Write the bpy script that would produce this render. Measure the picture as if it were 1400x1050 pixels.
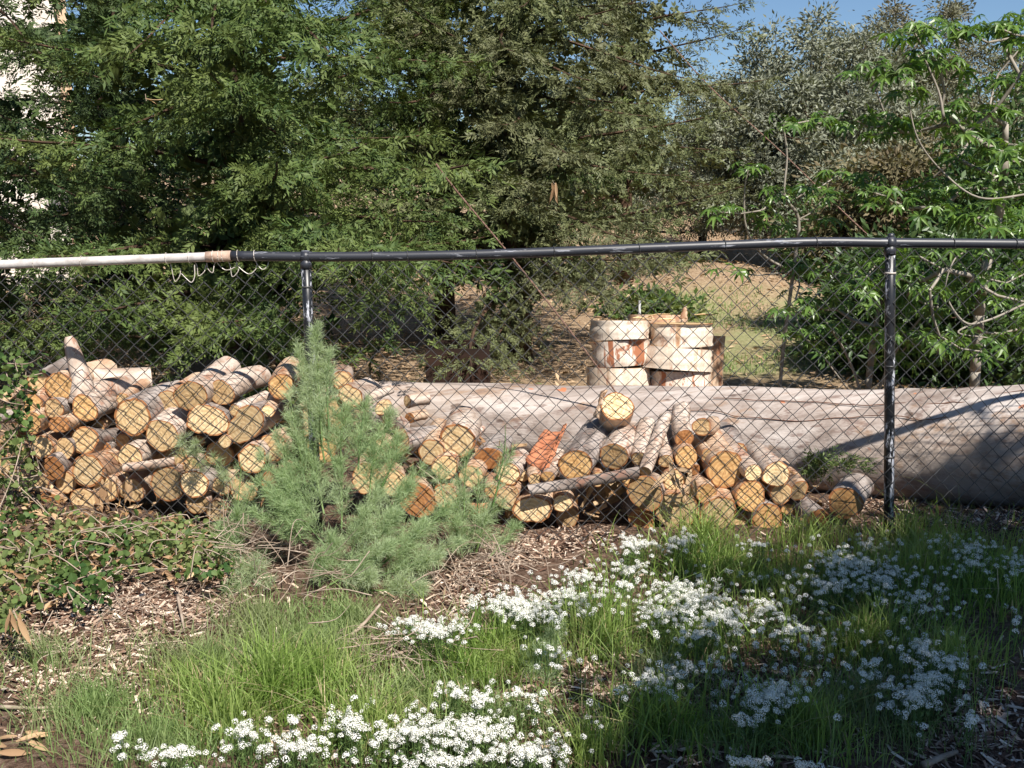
import bpy, math, random
import numpy as np
from mathutils import Vector, Matrix

sc = bpy.context.scene
for o in list(bpy.data.objects):
    bpy.data.objects.remove(o)
col = sc.collection
rng = np.random.default_rng(7)
random.seed(7)

# ------------------------------------------------------------------ camera
CAMZ, PITCH, F = 1.45, math.radians(10.3), 1400.0
cam = bpy.data.objects.new('camera', bpy.data.cameras.new('camera'))
col.objects.link(cam)
cam.data.sensor_width = 36.0
cam.data.lens = 36.0
cam.data.clip_end = 800
cam.location = (0, 0, CAMZ)
cam.rotation_euler = (math.pi / 2 - PITCH, 0, 0)
sc.camera = cam

# ------------------------------------------------------------------ sky, sun, exposure
SUN_EL, SUN_AZ = math.radians(50), math.radians(25)     # azimuth: behind the camera, turned to the right
world = bpy.data.worlds.new('World')
sc.world = world
world.use_nodes = True
wn = world.node_tree
bg = wn.nodes['Background']
sky = wn.nodes.new('ShaderNodeTexSky')
sky.sky_type = 'NISHITA'
sky.sun_disc = False
sky.sun_elevation = SUN_EL
sky.sun_rotation = math.pi - SUN_AZ
sky.air_density = 1.0
sky.dust_density = 0.1
sky.ozone_density = 6.0
wn.links.new(sky.outputs[0], bg.inputs[0])
bg.inputs[1].default_value = 0.062
sun = bpy.data.objects.new('sun', bpy.data.lights.new('sun', 'SUN'))
col.objects.link(sun)
sun.data.energy = 5.0
sun.data.angle = math.radians(0.55)
sun.data.color = (1.0, 0.945, 0.86)
SD = Vector((-math.sin(SUN_AZ) * math.cos(SUN_EL), math.cos(SUN_AZ) * math.cos(SUN_EL), -math.sin(SUN_EL)))
sun.rotation_euler = SD.to_track_quat('-Z', 'Y').to_euler()
sun.location = (3, -6, 9)
sc.view_settings.view_transform = 'Standard'
sc.view_settings.look = 'None'
sc.view_settings.gamma = 1
sc.view_settings.exposure = 0.78
sc.render.engine = 'CYCLES'
sc.cycles.max_bounces = 6
sc.cycles.diffuse_bounces = 3
sc.cycles.glossy_bounces = 2
sc.cycles.transmission_bounces = 3
sc.cycles.caustics_reflective = False
sc.cycles.caustics_refractive = False
sc.cycles.use_denoising = True

# ------------------------------------------------------------------ authoring helpers
CP, SP = math.cos(PITCH), math.sin(PITCH)


def ray(px, py):
    a, b = (px - 700) / F, (525 - py) / F
    return np.array([a, CP + b * SP, -SP + b * CP])


def at(px, py, Y):
    d = ray(px, py)
    return np.array([0, 0, CAMZ]) + d * (Y / d[1])


def mpp(px, py, Y):                       # metres per photo pixel at that place
    return (Y / ray(px, py)[1]) / F


def sstep(a, b, x):
    t = np.clip((x - a) / (b - a), 0, 1)
    return t * t * (3 - 2 * t)


def gz(x, y):
    x = np.asarray(x, float); y = np.asarray(y, float)
    z = -0.10 * sstep(4.35, 5.0, y)
    z = z + 0.025 * np.sin(x * 1.3 + 0.7) * np.sin(y * 1.1 + 0.2) + 0.012 * np.sin(x * 4.1 + y * 2.3)
    z = z + 0.10 * sstep(-1.3, -2.4, x) * sstep(3.3, 4.1, y) * (1 - sstep(4.9, 6, y))
    z = z + 0.035 * np.maximum(y - 10.5, 0) + 0.10 * np.maximum(y - 17, 0) * (1 - sstep(30, 60, y)) * 0.6
    z = z + 0.42 * np.exp(-(((x - 3.0) / 1.5) ** 2 + ((y - 15.2) / 1.5) ** 2))
    return z


def onground(px, py, h=0.0):
    d = ray(px, py)
    t = (h - CAMZ) / d[2]
    for _ in range(4):
        p = np.array([0, 0, CAMZ]) + d * t
        t = (float(gz(p[0], p[1])) + h - CAMZ) / d[2]
    return np.array([0, 0, CAMZ]) + d * t


class MB:
    """collects quads (triangles repeat their last corner), links them as ONE mesh object"""
    def __init__(s):
        s.v, s.q, s.m, s.n = [], [], [], 0

    def add(s, v, q, mi=0):
        v = np.asarray(v, float).reshape(-1, 3)
        q = np.asarray(q, int).reshape(-1, 4)
        s.v.append(v); s.q.append(q + s.n); s.m.append(np.full(len(q), mi)); s.n += len(v)

    def tube(s, pts, rad, sides=6, mi=0, cap=True):
        P = np.asarray(pts, float); n = len(P)
        rad = np.broadcast_to(np.asarray(rad, float), (n,))
        T = np.gradient(P, axis=0)
        T /= np.linalg.norm(T, axis=1, keepdims=True) + 1e-9
        m = T.mean(0)
        ref = np.array([0, 0, 1.0]) if abs(m[2]) < 0.75 * np.linalg.norm(m) + 1e-6 else np.array([0.3, 1.0, 0])
        A = np.cross(T, ref); A /= np.linalg.norm(A, axis=1, keepdims=True) + 1e-9
        B = np.cross(T, A)
        th = np.arange(sides) / sides * 2 * np.pi
        V = P[:, None] + rad[:, None, None] * (np.cos(th)[None, :, None] * A[:, None] + np.sin(th)[None, :, None] * B[:, None])
        i = np.arange(n - 1)[:, None] * sides; j = np.arange(sides)[None]; k = (j + 1) % sides
        Q = np.stack([i + j, i + k, i + sides + k, i + sides + j], -1).reshape(-1, 4)
        V = V.reshape(-1, 3)
        if cap:
            c0, c1 = len(V), len(V) + 1
            V = np.vstack([V, P[0], P[-1]])
            jj = np.arange(sides); kk = (jj + 1) % sides
            e = (n - 1) * sides
            Q = np.vstack([Q, np.stack([kk, jj, np.full(sides, c0), np.full(sides, c0)], -1),
                           np.stack([e + jj, e + kk, np.full(sides, c1), np.full(sides, c1)], -1)])
        s.add(V, Q, mi)

    def scatter(s, tv, tq, pos, basis, scale, mi=0):
        pos = np.asarray(pos, float); N = len(pos)
        if N == 0: return
        scale = np.broadcast_to(np.asarray(scale, float).reshape(-1, 1, 1) if np.ndim(scale) else np.full((N, 1, 1), scale), (N, 1, 1))
        V = pos[:, None] + np.einsum('kc,ncd->nkd', tv, basis) * scale
        Q = tq[None] + (np.arange(N) * len(tv))[:, None, None]
        s.add(V.reshape(-1, 3), Q.reshape(-1, 4), mi)

    def build(s, name, mats, parent=None, smooth=False):
        me = bpy.data.meshes.new(name)
        V = np.vstack(s.v); Q = np.vstack(s.q); M = np.concatenate(s.m)
        tri = Q[:, 2] == Q[:, 3]
        ln = np.where(tri, 3, 4)
        st = np.concatenate([[0], np.cumsum(ln)[:-1]])
        keep = np.ones(Q.shape, bool); keep[tri, 3] = False
        me.vertices.add(len(V)); me.vertices.foreach_set('co', V.astype(np.float32).ravel())
        me.loops.add(int(ln.sum())); me.loops.foreach_set('vertex_index', Q[keep].astype(np.int32))
        me.polygons.add(len(Q)); me.polygons.foreach_set('loop_start', st.astype(np.int32))
        me.polygons.foreach_set('loop_total', ln.astype(np.int32))
        if not isinstance(mats, (list, tuple)): mats = [mats]
        for m in mats: me.materials.append(m)
        me.polygons.foreach_set('material_index', M.astype(np.int32))
        me.polygons.foreach_set('use_smooth', np.full(len(Q), smooth))
        me.update(); me.validate()
        o = bpy.data.objects.new(name, me); col.objects.link(o)
        if parent: o.parent = parent
        return o


def tag(o, label=None, cat=None, group=None, kind=None):
    for k, v in (('label', label), ('category', cat), ('group', group), ('kind', kind)):
        if v: o[k] = v
    return o


def empty(name, loc, label, cat, group=None, mat=None):
    o = bpy.data.objects.new(name, None); col.objects.link(o)
    o.empty_display_size = 0.1
    if mat is not None: o.matrix_world = mat
    else: o.location = tuple(loc)
    return tag(o, label, cat, group)


def unit(a):
    a = np.asarray(a, float)
    return a / (np.linalg.norm(a, axis=-1, keepdims=True) + 1e-9)


def frames(fwd, up):
    """N bases whose rows are forward, side, up"""
    f = unit(fwd); sd = unit(np.cross(up, f)); u = np.cross(f, sd)
    return np.stack([f, sd, u], 1)


def rdir(n, r=None):
    return unit((r or rng).normal(size=(n, 3)))


def smoothline(pts, n=8):
    """Catmull-Rom through the points"""
    P = np.asarray(pts, float)
    if len(P) < 3: return np.array([P[0] + (P[-1] - P[0]) * t for t in np.linspace(0, 1, n)])
    E = np.vstack([2 * P[0] - P[1], P, 2 * P[-1] - P[-2]])
    out = []
    for i in range(len(P) - 1):
        a, b, c, d = E[i:i + 4]
        for t in np.linspace(0, 1, n, endpoint=False):
            out.append(.5 * (2 * b + (c - a) * t + (2 * a - 5 * b + 4 * c - d) * t * t + (3 * b - a - 3 * c + d) * t ** 3))
    return np.array(out + [P[-1]])


# ------------------------------------------------------------------ materials
def newmat(name, rough=0.7, spec=0.3):
    m = bpy.data.materials.new(name); m.use_nodes = True
    nt = m.node_tree; b = nt.nodes['Principled BSDF']
    b.inputs['Roughness'].default_value = rough
    b.inputs['Specular IOR Level'].default_value = spec
    return m, nt, b


def N(nt, t, **kw):
    n = nt.nodes.new('ShaderNode' + t)
    for k, v in kw.items():
        if k in n.inputs: n.inputs[k].default_value = v
        else: setattr(n, k, v)
    return n


def ramp(nt, fac, stops, interp='LINEAR'):
    r = nt.nodes.new('ShaderNodeValToRGB'); cr = r.color_ramp; cr.interpolation = interp
    while len(cr.elements) < len(stops): cr.elements.new(0.5)
    for e, (p, c) in zip(cr.elements, stops):
        e.position = p; e.color = (c[0], c[1], c[2], 1) if hasattr(c, '__len__') else (c, c, c, 1)
    nt.links.new(fac, r.inputs[0])
    return r.outputs[0]


def mixc(nt, fac, a, b, mode='MIX'):
    n = nt.nodes.new('ShaderNodeMix'); n.data_type = 'RGBA'; n.blend_type = mode
    L = nt.links
    for s, v in ((n.inputs[0], fac), (n.inputs[6], a), (n.inputs[7], b)):
        if hasattr(v, 'is_linked') or isinstance(v, bpy.types.NodeSocket): L.new(v, s)
        elif hasattr(v, '__len__'): s.default_value = (v[0], v[1], v[2], 1)
        else: s.default_value = v
    return n.outputs[2]


def noise(nt, scale, detail=4, rough=0.55, vec=None, stretch=None, dist=0.0, coord='Object'):
    n = N(nt, 'TexNoise', Scale=scale, Detail=detail, Roughness=rough, Distortion=dist)
    if vec is None:
        vec = nt.nodes.new('ShaderNodeTexCoord').outputs[coord]
    if stretch:
        mp = nt.nodes.new('ShaderNodeMapping'); mp.inputs['Scale'].default_value = stretch
        nt.links.new(vec, mp.inputs[0]); vec = mp.outputs[0]
    nt.links.new(vec, n.inputs['Vector'])
    return n.outputs['Fac']


def bump(nt, b, h, strength=0.4, dist=0.01):
    n = N(nt, 'Bump', Strength=strength, Distance=dist)
    nt.links.new(h, n.inputs['Height']); nt.links.new(n.outputs[0], b.inputs['Normal'])


def leafmat(name, c0, c1, trans=0.3, rough=0.55, patch=None, spec=0.3, pscale=1.3, by_object=False):
    """leaf colour varies from leaf to leaf and a little from bough to bough"""
    m, nt, b = newmat(name, rough, spec)
    L = nt.links
    g = nt.nodes.new('ShaderNodeNewGeometry')
    rnd = g.outputs['Random Per Island']
    if by_object:
        oi = nt.nodes.new('ShaderNodeObjectInfo'); ad = nt.nodes.new('ShaderNodeMath'); ad.operation = 'ADD'; fr = nt.nodes.new('ShaderNodeMath'); fr.operation = 'FRACT'
        L.new(rnd, ad.inputs[0]); L.new(oi.outputs['Random'], ad.inputs[1]); L.new(ad.outputs[0], fr.inputs[0]); rnd = fr.outputs[0]
    c = ramp(nt, rnd, [(0, c0), (1, c1)])
    if patch is not None:
        f = ramp(nt, noise(nt, pscale, 2, coord='Object'), [(.42, 0), (.62, 1)])
        c = mixc(nt, f, c, mixc(nt, 0.65, c, patch))
    L.new(c, b.inputs['Base Color'])
    if trans > 0:
        t = nt.nodes.new('ShaderNodeBsdfTranslucent')
        L.new(mixc(nt, 1.0, c, (1.25, 1.3, 0.6), 'MULTIPLY'), t.inputs[0])
        mx = nt.nodes.new('ShaderNodeMixShader'); mx.inputs[0].default_value = trans
        L.new(b.outputs[0], mx.inputs[1]); L.new(t.outputs[0], mx.inputs[2])
        L.new(mx.outputs[0], nt.nodes['Material Output'].inputs[0])
    return m


def plainmat(name, c0, c1, scale=8, rough=0.8, bmp=0.4, stretch=None, detail=5, spec=0.25, bd=0.006):
    m, nt, b = newmat(name, rough, spec)
    f = noise(nt, scale, detail, 0.6, stretch=stretch)
    nt.links.new(ramp(nt, f, [(.3, c0), (.7, c1)]), b.inputs['Base Color'])
    if bmp: bump(nt, b, noise(nt, scale * 3, 5, 0.65, stretch=stretch), bmp, bd)
    return m


def barkmat(name, cols, redness=0.5, sz=.22, sc=9, stops=(.34, .45, .55, .66)):
    """smooth gum bark: pale wood showing where the outer skin has peeled in long streaks"""
    m, nt, b = newmat(name, 0.75, 0.25)
    L = nt.links
    tc = nt.nodes.new('ShaderNodeTexCoord').outputs['Object']
    oi = nt.nodes.new('ShaderNodeObjectInfo')
    va = nt.nodes.new('ShaderNodeVectorMath'); va.operation = 'MULTIPLY_ADD'
    cb = nt.nodes.new('ShaderNodeCombineXYZ')
    for i in range(3): L.new(oi.outputs['Random'], cb.inputs[i])
    L.new(cb.outputs[0], va.inputs[0]); va.inputs[1].default_value = (31, 17, 23); L.new(tc, va.inputs[2])
    v = va.outputs[0]
    f = noise(nt, sc, 5, 0.6, v, (1, 1, sz), 0.4)
    c = ramp(nt, f, list(zip(stops, cols)))
    red = ramp(nt, noise(nt, 16, 4, 0.7, v, (1, 1, .5)), [(.56, 0), (.62, 1)])
    rm = nt.nodes.new('ShaderNodeMath'); rm.operation = 'MULTIPLY'; L.new(red, rm.inputs[0]); rm.inputs[1].default_value = redness
    c = mixc(nt, rm.outputs[0], c, (.30, .095, .035))
    L.new(mixc(nt, ramp(nt, noise(nt, 60, 3, .6, v), [(.35, 0.0), (.75, .35)]), c, cols[0]), b.inputs['Base Color'])
    bump(nt, b, noise(nt, 22, 6, .7, v, (1, 1, .3)), 0.55, 0.008)
    return m


def facemat(name, core, sap, dark):
    """sawn end grain: growth rings, radial checks, saw marks, darker rim"""
    m, nt, b = newmat(name, 0.85, 0.15)
    L = nt.links
    tc = nt.nodes.new('ShaderNodeTexCoord').outputs['Object']
    oi = nt.nodes.new('ShaderNodeObjectInfo')
    mp = nt.nodes.new('ShaderNodeMapping'); mp.inputs['Scale'].default_value = (1, 1, 0)
    L.new(tc, mp.inputs[0])
    ln = nt.nodes.new('ShaderNodeVectorMath'); ln.operation = 'LENGTH'
    wob = nt.nodes.new('ShaderNodeTexNoise'); wob.inputs['Scale'].default_value = 14; wob.noise_dimensions = '4D'
    L.new(mp.outputs[0], wob.inputs['Vector']); L.new(oi.outputs['Random'], wob.inputs['W'])
    ad = nt.nodes.new('ShaderNodeVectorMath'); ad.operation = 'MULTIPLY_ADD'
    L.new(wob.outputs['Color'], ad.inputs[0]); ad.inputs[1].default_value = (.02, .02, 0); L.new(mp.outputs[0], ad.inputs[2])
    L.new(ad.outputs[0], ln.inputs[0])
    rings = nt.nodes.new('ShaderNodeMath'); rings.operation = 'MULTIPLY'; L.new(ln.outputs['Value'], rings.inputs[0]); rings.inputs[1].default_value = 340
    sn = nt.nodes.new('ShaderNodeMath'); sn.operation = 'SINE'; L.new(rings.outputs[0], sn.inputs[0])
    rg = ramp(nt, sn.outputs[0], [(0, .34), (.6, 0.0)])
    big = ramp(nt, noise(nt, 11, 4, .6, tc), [(.32, 0), (.68, 1)])
    c = mixc(nt, big, core, sap)
    c = mixc(nt, rg, c, dark)
    # checks radiating from the heart
    sx = nt.nodes.new('ShaderNodeSeparateXYZ'); L.new(tc, sx.inputs[0])
    an = nt.nodes.new('ShaderNodeMath'); an.operation = 'ARCTAN2'; L.new(sx.outputs[1], an.inputs[0]); L.new(sx.outputs[0], an.inputs[1])
    cx = nt.nodes.new('ShaderNodeCombineXYZ'); L.new(an.outputs[0], cx.inputs[0]); L.new(oi.outputs['Random'], cx.inputs[1])
    chk = noise(nt, 5.5, 3, .7, cx.outputs[0], (1, 9, 1))
    c = mixc(nt, ramp(nt, chk, [(.60, 0), (.66, .75)]), c, dark)
    stain = ramp(nt, noise(nt, 28, 5, .7, tc), [(.58, 0), (.75, .75)])
    c = mixc(nt, stain, c, dark)
    vary = ramp(nt, oi.outputs['Random'], [(0, (.48, .44, .40)), (.45, (.85, .82, .79)), (1, (1.08, 1.08, 1.06))])
    c = mixc(nt, 1.0, c, vary, 'MULTIPLY')
    L.new(c, b.inputs['Base Color'])
    bump(nt, b, noise(nt, 90, 4, .7, tc, (1, .12, 1)), 0.5, 0.004)
    return m


PALE = [(.22, .145, .105), (.43, .335, .27), (.58, .49, .42), (.36, .26, .195)]
GREY = [(.13, .10, .085), (.28, .235, .21), (.40, .35, .32), (.22, .175, .15)]
TANB = [(.24, .13, .08), (.44, .28, .18), (.58, .44, .32), (.36, .22, .13)]
M = {
    'bark_pale': barkmat('pale_bark', PALE, .55), 'bark_grey': barkmat('grey_bark', GREY, .35), 'bark_tan': barkmat('tan_bark', TANB, .6),
    'face_tan': facemat('tan_end_grain', (.58, .40, .205), (.70, .53, .31), (.31, .17, .075)),
    'face_pale': facemat('pale_end_grain', (.72, .54, .30), (.79, .64, .41), (.40, .22, .09)),
    'face_orange': facemat('orange_end_grain', (.58, .34, .14), (.72, .49, .24), (.32, .14, .05)),
    'face_red': facemat('reddish_end_grain', (.40, .18, .07), (.50, .27, .12), (.22, .08, .03)),
    'rim': plainmat('bark_edge', (.20, .075, .03), (.40, .18, .07), 20),
    'trunk': plainmat('conifer_trunk_bark', (.035, .022, .015), (.11, .065, .04), 9, .9, .8, (1, 1, .2), bd=.02),
    'twig': plainmat('dry_twig_wood', (.20, .14, .10), (.42, .34, .27), 14, .8, .2),
    'palestem': plainmat('pale_smooth_stem', (.16, .14, .11), (.36, .32, .27), 10, .7, .2, (1, 1, .4)),
    'black': None,
}


def paintmat(name, worn, base=(.012, .013, .016), amount=.6, rough=.38, scale=30):
    m, nt, b = newmat(name, rough, .5)
    f = noise(nt, scale, 6, .7, stretch=(1, 1, .22) if name.startswith('post') else (.12, 1, 1), coord='Object')
    c = mixc(nt, ramp(nt, f, [(amount, 0), (amount + .05, 1)]), base, worn)
    nt.links.new(c, b.inputs['Base Color'])
    nt.links.new(ramp(nt, f, [(amount, rough), (amount + .06, .75)]), b.inputs['Roughness'])
    bump(nt, b, f, .3, .002)
    return m


M['post_paint'] = paintmat('post_worn_black_paint', (.48, .49, .54), amount=.545, scale=36)
M['rail_paint'] = paintmat('rail_black_paint', (.26, .27, .31), (.024, .026, .034), .59, .42, 50)
M['rail_white'] = plainmat('chalky_galvanised_rail', (.34, .31, .29), (.58, .55, .53), 25, .55, .2, spec=.4)
M['rust'] = plainmat('rusty_sleeve', (.32, .20, .14), (.55, .42, .34), 30, .8, .3)
M['wire'] = plainmat('dark_fence_wire', (.026, .026, .028), (.065, .064, .064), 30, .45, 0, spec=.5)
M['tie'] = plainmat('bare_tie_wire', (.35, .30, .25), (.60, .55, .50), 40, .4, 0, spec=.6)
M['rope'] = plainmat('twisted_rope', (.10, .05, .035), (.28, .18, .14), 60, .9, .4)
M['conifer'] = leafmat('cypress_foliage', (.028, .060, .016), (.098, .145, .036), .12, .6, (.135, .165, .044), pscale=1.4)
M['conifer_dark'] = leafmat('dark_cypress_foliage', (.026, .054, .019), (.07, .11, .035), .10, .6, (.09, .125, .04), pscale=.9)
M['cedar'] = leafmat('olive_cedar_foliage', (.070, .090, .034), (.155, .172, .070), .12, .6, (.13, .13, .07), pscale=.8)
M['olive'] = leafmat('olive_leaves', (.17, .185, .13), (.27, .285, .21), .15, .5, (.16, .17, .13))
M['olive_dark'] = leafmat('dull_olive_leaves', (.11, .12, .075), (.20, .205, .13), .15, .55, (.16, .13, .09))
M['brownish'] = leafmat('dusty_brown_leaves', (.10, .10, .05), (.20, .17, .09), .2, .6, (.16, .11, .07))
M['palmate'] = leafmat('glossy_palmate_leaves', (.042, .10, .018), (.16, .26, .055), .35, .36, None, .5, by_object=True)
M['shrub'] = leafmat('dark_shrub_leaves', (.03, .065, .022), (.075, .13, .04), .25, .4, (.10, .15, .05), .5)
M['farleaf'] = leafmat('far_tree_leaves', (.06, .09, .035), (.13, .17, .065), .2, .6, (.14, .15, .07), pscale=.3)
M['ivy'] = leafmat('vine_leaves', (.03, .075, .02), (.11, .17, .045), .25, .55, (.24, .26, .10), .22, 3)
M['grass'] = leafmat('grass_blades', (.11, .19, .035), (.29, .41, .10), .45, .5, (.33, .40, .14), .35, 2.6)
M['straw'] = leafmat('dry_straw', (.30, .23, .12), (.55, .46, .28), .25, .6)
M['grass_grey'] = leafmat('greyish_grass', (.14, .22, .07), (.29, .38, .15), .4, .55, (.30, .30, .17), .3, 2)
M['fennel'] = leafmat('feathery_foliage', (.20, .29, .135), (.41, .51, .28), .38, .6, (.47, .53, .36), .3, 3)
M['petal'] = leafmat('white_petals', (.66, .65, .60), (.88, .87, .85), .15, .7, None, .2)
M['stemgreen'] = leafmat('flower_stems', (.07, .13, .035), (.15, .22, .07), .2, .6)
M['deadleaf'] = leafmat('dead_leaves', (.34, .19, .09), (.68, .50, .31), .25, .7, (.24, .13, .07), .2, 6)
M['chip'], _nt, _b = newmat('mulch_chips', .9, .15)
_g = _nt.nodes.new('ShaderNodeNewGeometry')
_nt.links.new(ramp(_nt, _g.outputs['Random Per Island'], [(0, (.04, .021, .014)), (.35, (.13, .07, .048)), (.60, (.31, .205, .145)), (.82, (.54, .41, .31)), (1, (.76, .64, .53))]), _b.inputs['Base Color'])
bump(_nt, _b, noise(_nt, 120, 3, .6), .4, .003)
M['litter'] = leafmat('leaf_litter', (.26, .16, .09), (.56, .42, .28), .1, .85, (.36, .24, .14), .15, 1.5)


def groundmat():
    m, nt, b = newmat('earth_and_mulch', .95, .1)
    L = nt.links
    tc = nt.nodes.new('ShaderNodeTexCoord').outputs['Object']
    sx = nt.nodes.new('ShaderNodeSeparateXYZ'); L.new(tc, sx.inputs[0])
    fine = noise(nt, 40, 6, .75, tc)
    mulch = ramp(nt, fine, [(.28, (.055, .032, .022)), (.48, (.16, .10, .07)), (.62, (.28, .195, .145)), (.78, (.44, .35, .27))])
    lit = ramp(nt, noise(nt, 26, 6, .8, tc), [(.28, (.15, .09, .05)), (.5, (.37, .26, .165)), (.7, (.60, .47, .33))])
    lawn = ramp(nt, noise(nt, 30, 5, .7, tc), [(.3, (.17, .19, .07)), (.55, (.36, .35, .18)), (.75, (.52, .46, .29))])
    mr = nt.nodes.new('ShaderNodeMapRange'); L.new(sx.outputs[1], mr.inputs[0])
    mr.inputs[1].default_value = 6.2; mr.inputs[2].default_value = 7.6
    c = mixc(nt, mr.outputs[0], mulch, lit)
    # mown lawn on the open ground: a patch of its own with a ragged edge
    gx = nt.nodes.new('ShaderNodeMapRange'); L.new(sx.outputs[0], gx.inputs[0]); gx.inputs[1].default_value = 1.4; gx.inputs[2].default_value = 2.0
    gy = nt.nodes.new('ShaderNodeMapRange'); L.new(sx.outputs[1], gy.inputs[0]); gy.inputs[1].default_value = 14.4; gy.inputs[2].default_value = 13.4
    ga = nt.nodes.new('ShaderNodeMapRange'); L.new(sx.outputs[1], ga.inputs[0]); ga.inputs[1].default_value = 8.5; ga.inputs[2].default_value = 9.3
    p1 = nt.nodes.new('ShaderNodeMath'); p1.operation = 'MULTIPLY'; L.new(gx.outputs[0], p1.inputs[0]); L.new(gy.outputs[0], p1.inputs[1])
    p2 = nt.nodes.new('ShaderNodeMath'); p2.operation = 'MULTIPLY'; L.new(p1.outputs[0], p2.inputs[0]); L.new(ga.outputs[0], p2.inputs[1])
    p3 = nt.nodes.new('ShaderNodeMath'); p3.operation = 'MULTIPLY'; L.new(p2.outputs[0], p3.inputs[0])
    L.new(ramp(nt, noise(nt, 1.1, 5, .6, tc), [(.36, .15), (.56, 1)]), p3.inputs[1])
    L.new(mixc(nt, p3.outputs[0], c, lawn), b.inputs['Base Color'])
    bump(nt, b, noise(nt, 55, 6, .8, tc), .9, .03)
    return m


# ------------------------------------------------------------------ ground
def axis(a, b, lo, hi, fine, coarse):
    """grid lines: fine spacing between lo and hi, growing outside"""
    out = list(np.arange(lo, hi, fine)); d = fine; x = hi
    while x < b: out.append(x); d *= coarse; x += d
    out.append(b); d = fine; x = lo
    while x > a: d *= coarse; x -= d; out.insert(0, max(x, a))
    return np.array(out)


xs = axis(-150, 150, -3.2, 3.2, .06, 1.12)
ys = axis(-40, 300, 2.0, 6.0, .06, 1.08)
X, Y = np.meshgrid(xs, ys)
Z = gz(X, Y)
near = (np.abs(X) < 3.3) & (Y > 1.9) & (Y < 6.2)
Z = Z + near * rng.normal(0, .006, Z.shape)
nx, ny = len(xs), len(ys)
i, j = np.meshgrid(np.arange(ny - 1), np.arange(nx - 1), indexing='ij')
i = i.ravel(); j = j.ravel()
g = MB()
g.add(np.stack([X.ravel(), Y.ravel(), Z.ravel()], 1), np.stack([i * nx + j, i * nx + j + 1, (i + 1) * nx + j + 1, (i + 1) * nx + j], 1))
ground = tag(g.build('ground', groundmat(), smooth=True), kind='structure')


# ------------------------------------------------------------------ plant builders
def quadleaf(L=1.0, W=.4, fold=.12, droop=.0):
    v = np.array([[0, 0, 0], [L * .45, W / 2, fold * W], [L, 0, -droop * L], [L * .45, -W / 2, fold * W]])
    return v, np.array([[0, 1, 2, 3]])


def spray(pairs, seed):
    r = np.random.default_rng(seed)
    V, Q = [], []
    def lobe(b, ang, l, w):
        d = np.array([math.cos(ang), math.sin(ang), r.uniform(-.25, .25)]); s = np.array([-math.sin(ang), math.cos(ang), r.uniform(-.6, .6)])
        n = len(V); bb = np.array([b, 0, 0])
        V.extend([bb, bb + d * l * .5 + s * w, bb + d * l, bb + d * l * .5 - s * w]); Q.append([n, n + 1, n + 2, n + 3])
    lobe(0.58, 0, .42, .042)
    for k in range(pairs):
        b = .04 + .6 * k / pairs
        for sg in (-1, 1):
            lobe(b + r.uniform(-.03, .03), sg * r.uniform(.5, 1.0), r.uniform(.24, .40) * (1.1 - .4 * b), r.uniform(.034, .058))
    return np.array(V), np.array(Q)


def inner_spray():
    q = np.random.default_rng(4); V, Q = [], []
    for k in range(6):
        a = k * 1.05 + q.uniform(-.3, .3); d = np.array([math.cos(a), math.sin(a), q.uniform(-.5, .5)]); sd = np.array([-math.sin(a), math.cos(a), q.uniform(-.6, .6)]) * .13; l = q.uniform(.4, .7); n = len(V)
        V.extend([d * .02, d * l * .5 + sd, d * l, d * l * .5 - sd]); Q.append([n, n + 1, n + 2, n + 3])
    return np.array(V), np.array(Q)


INNER = inner_spray()
SPRAYS = [spray(5, 11), spray(5, 12), spray(4, 13)]


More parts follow.
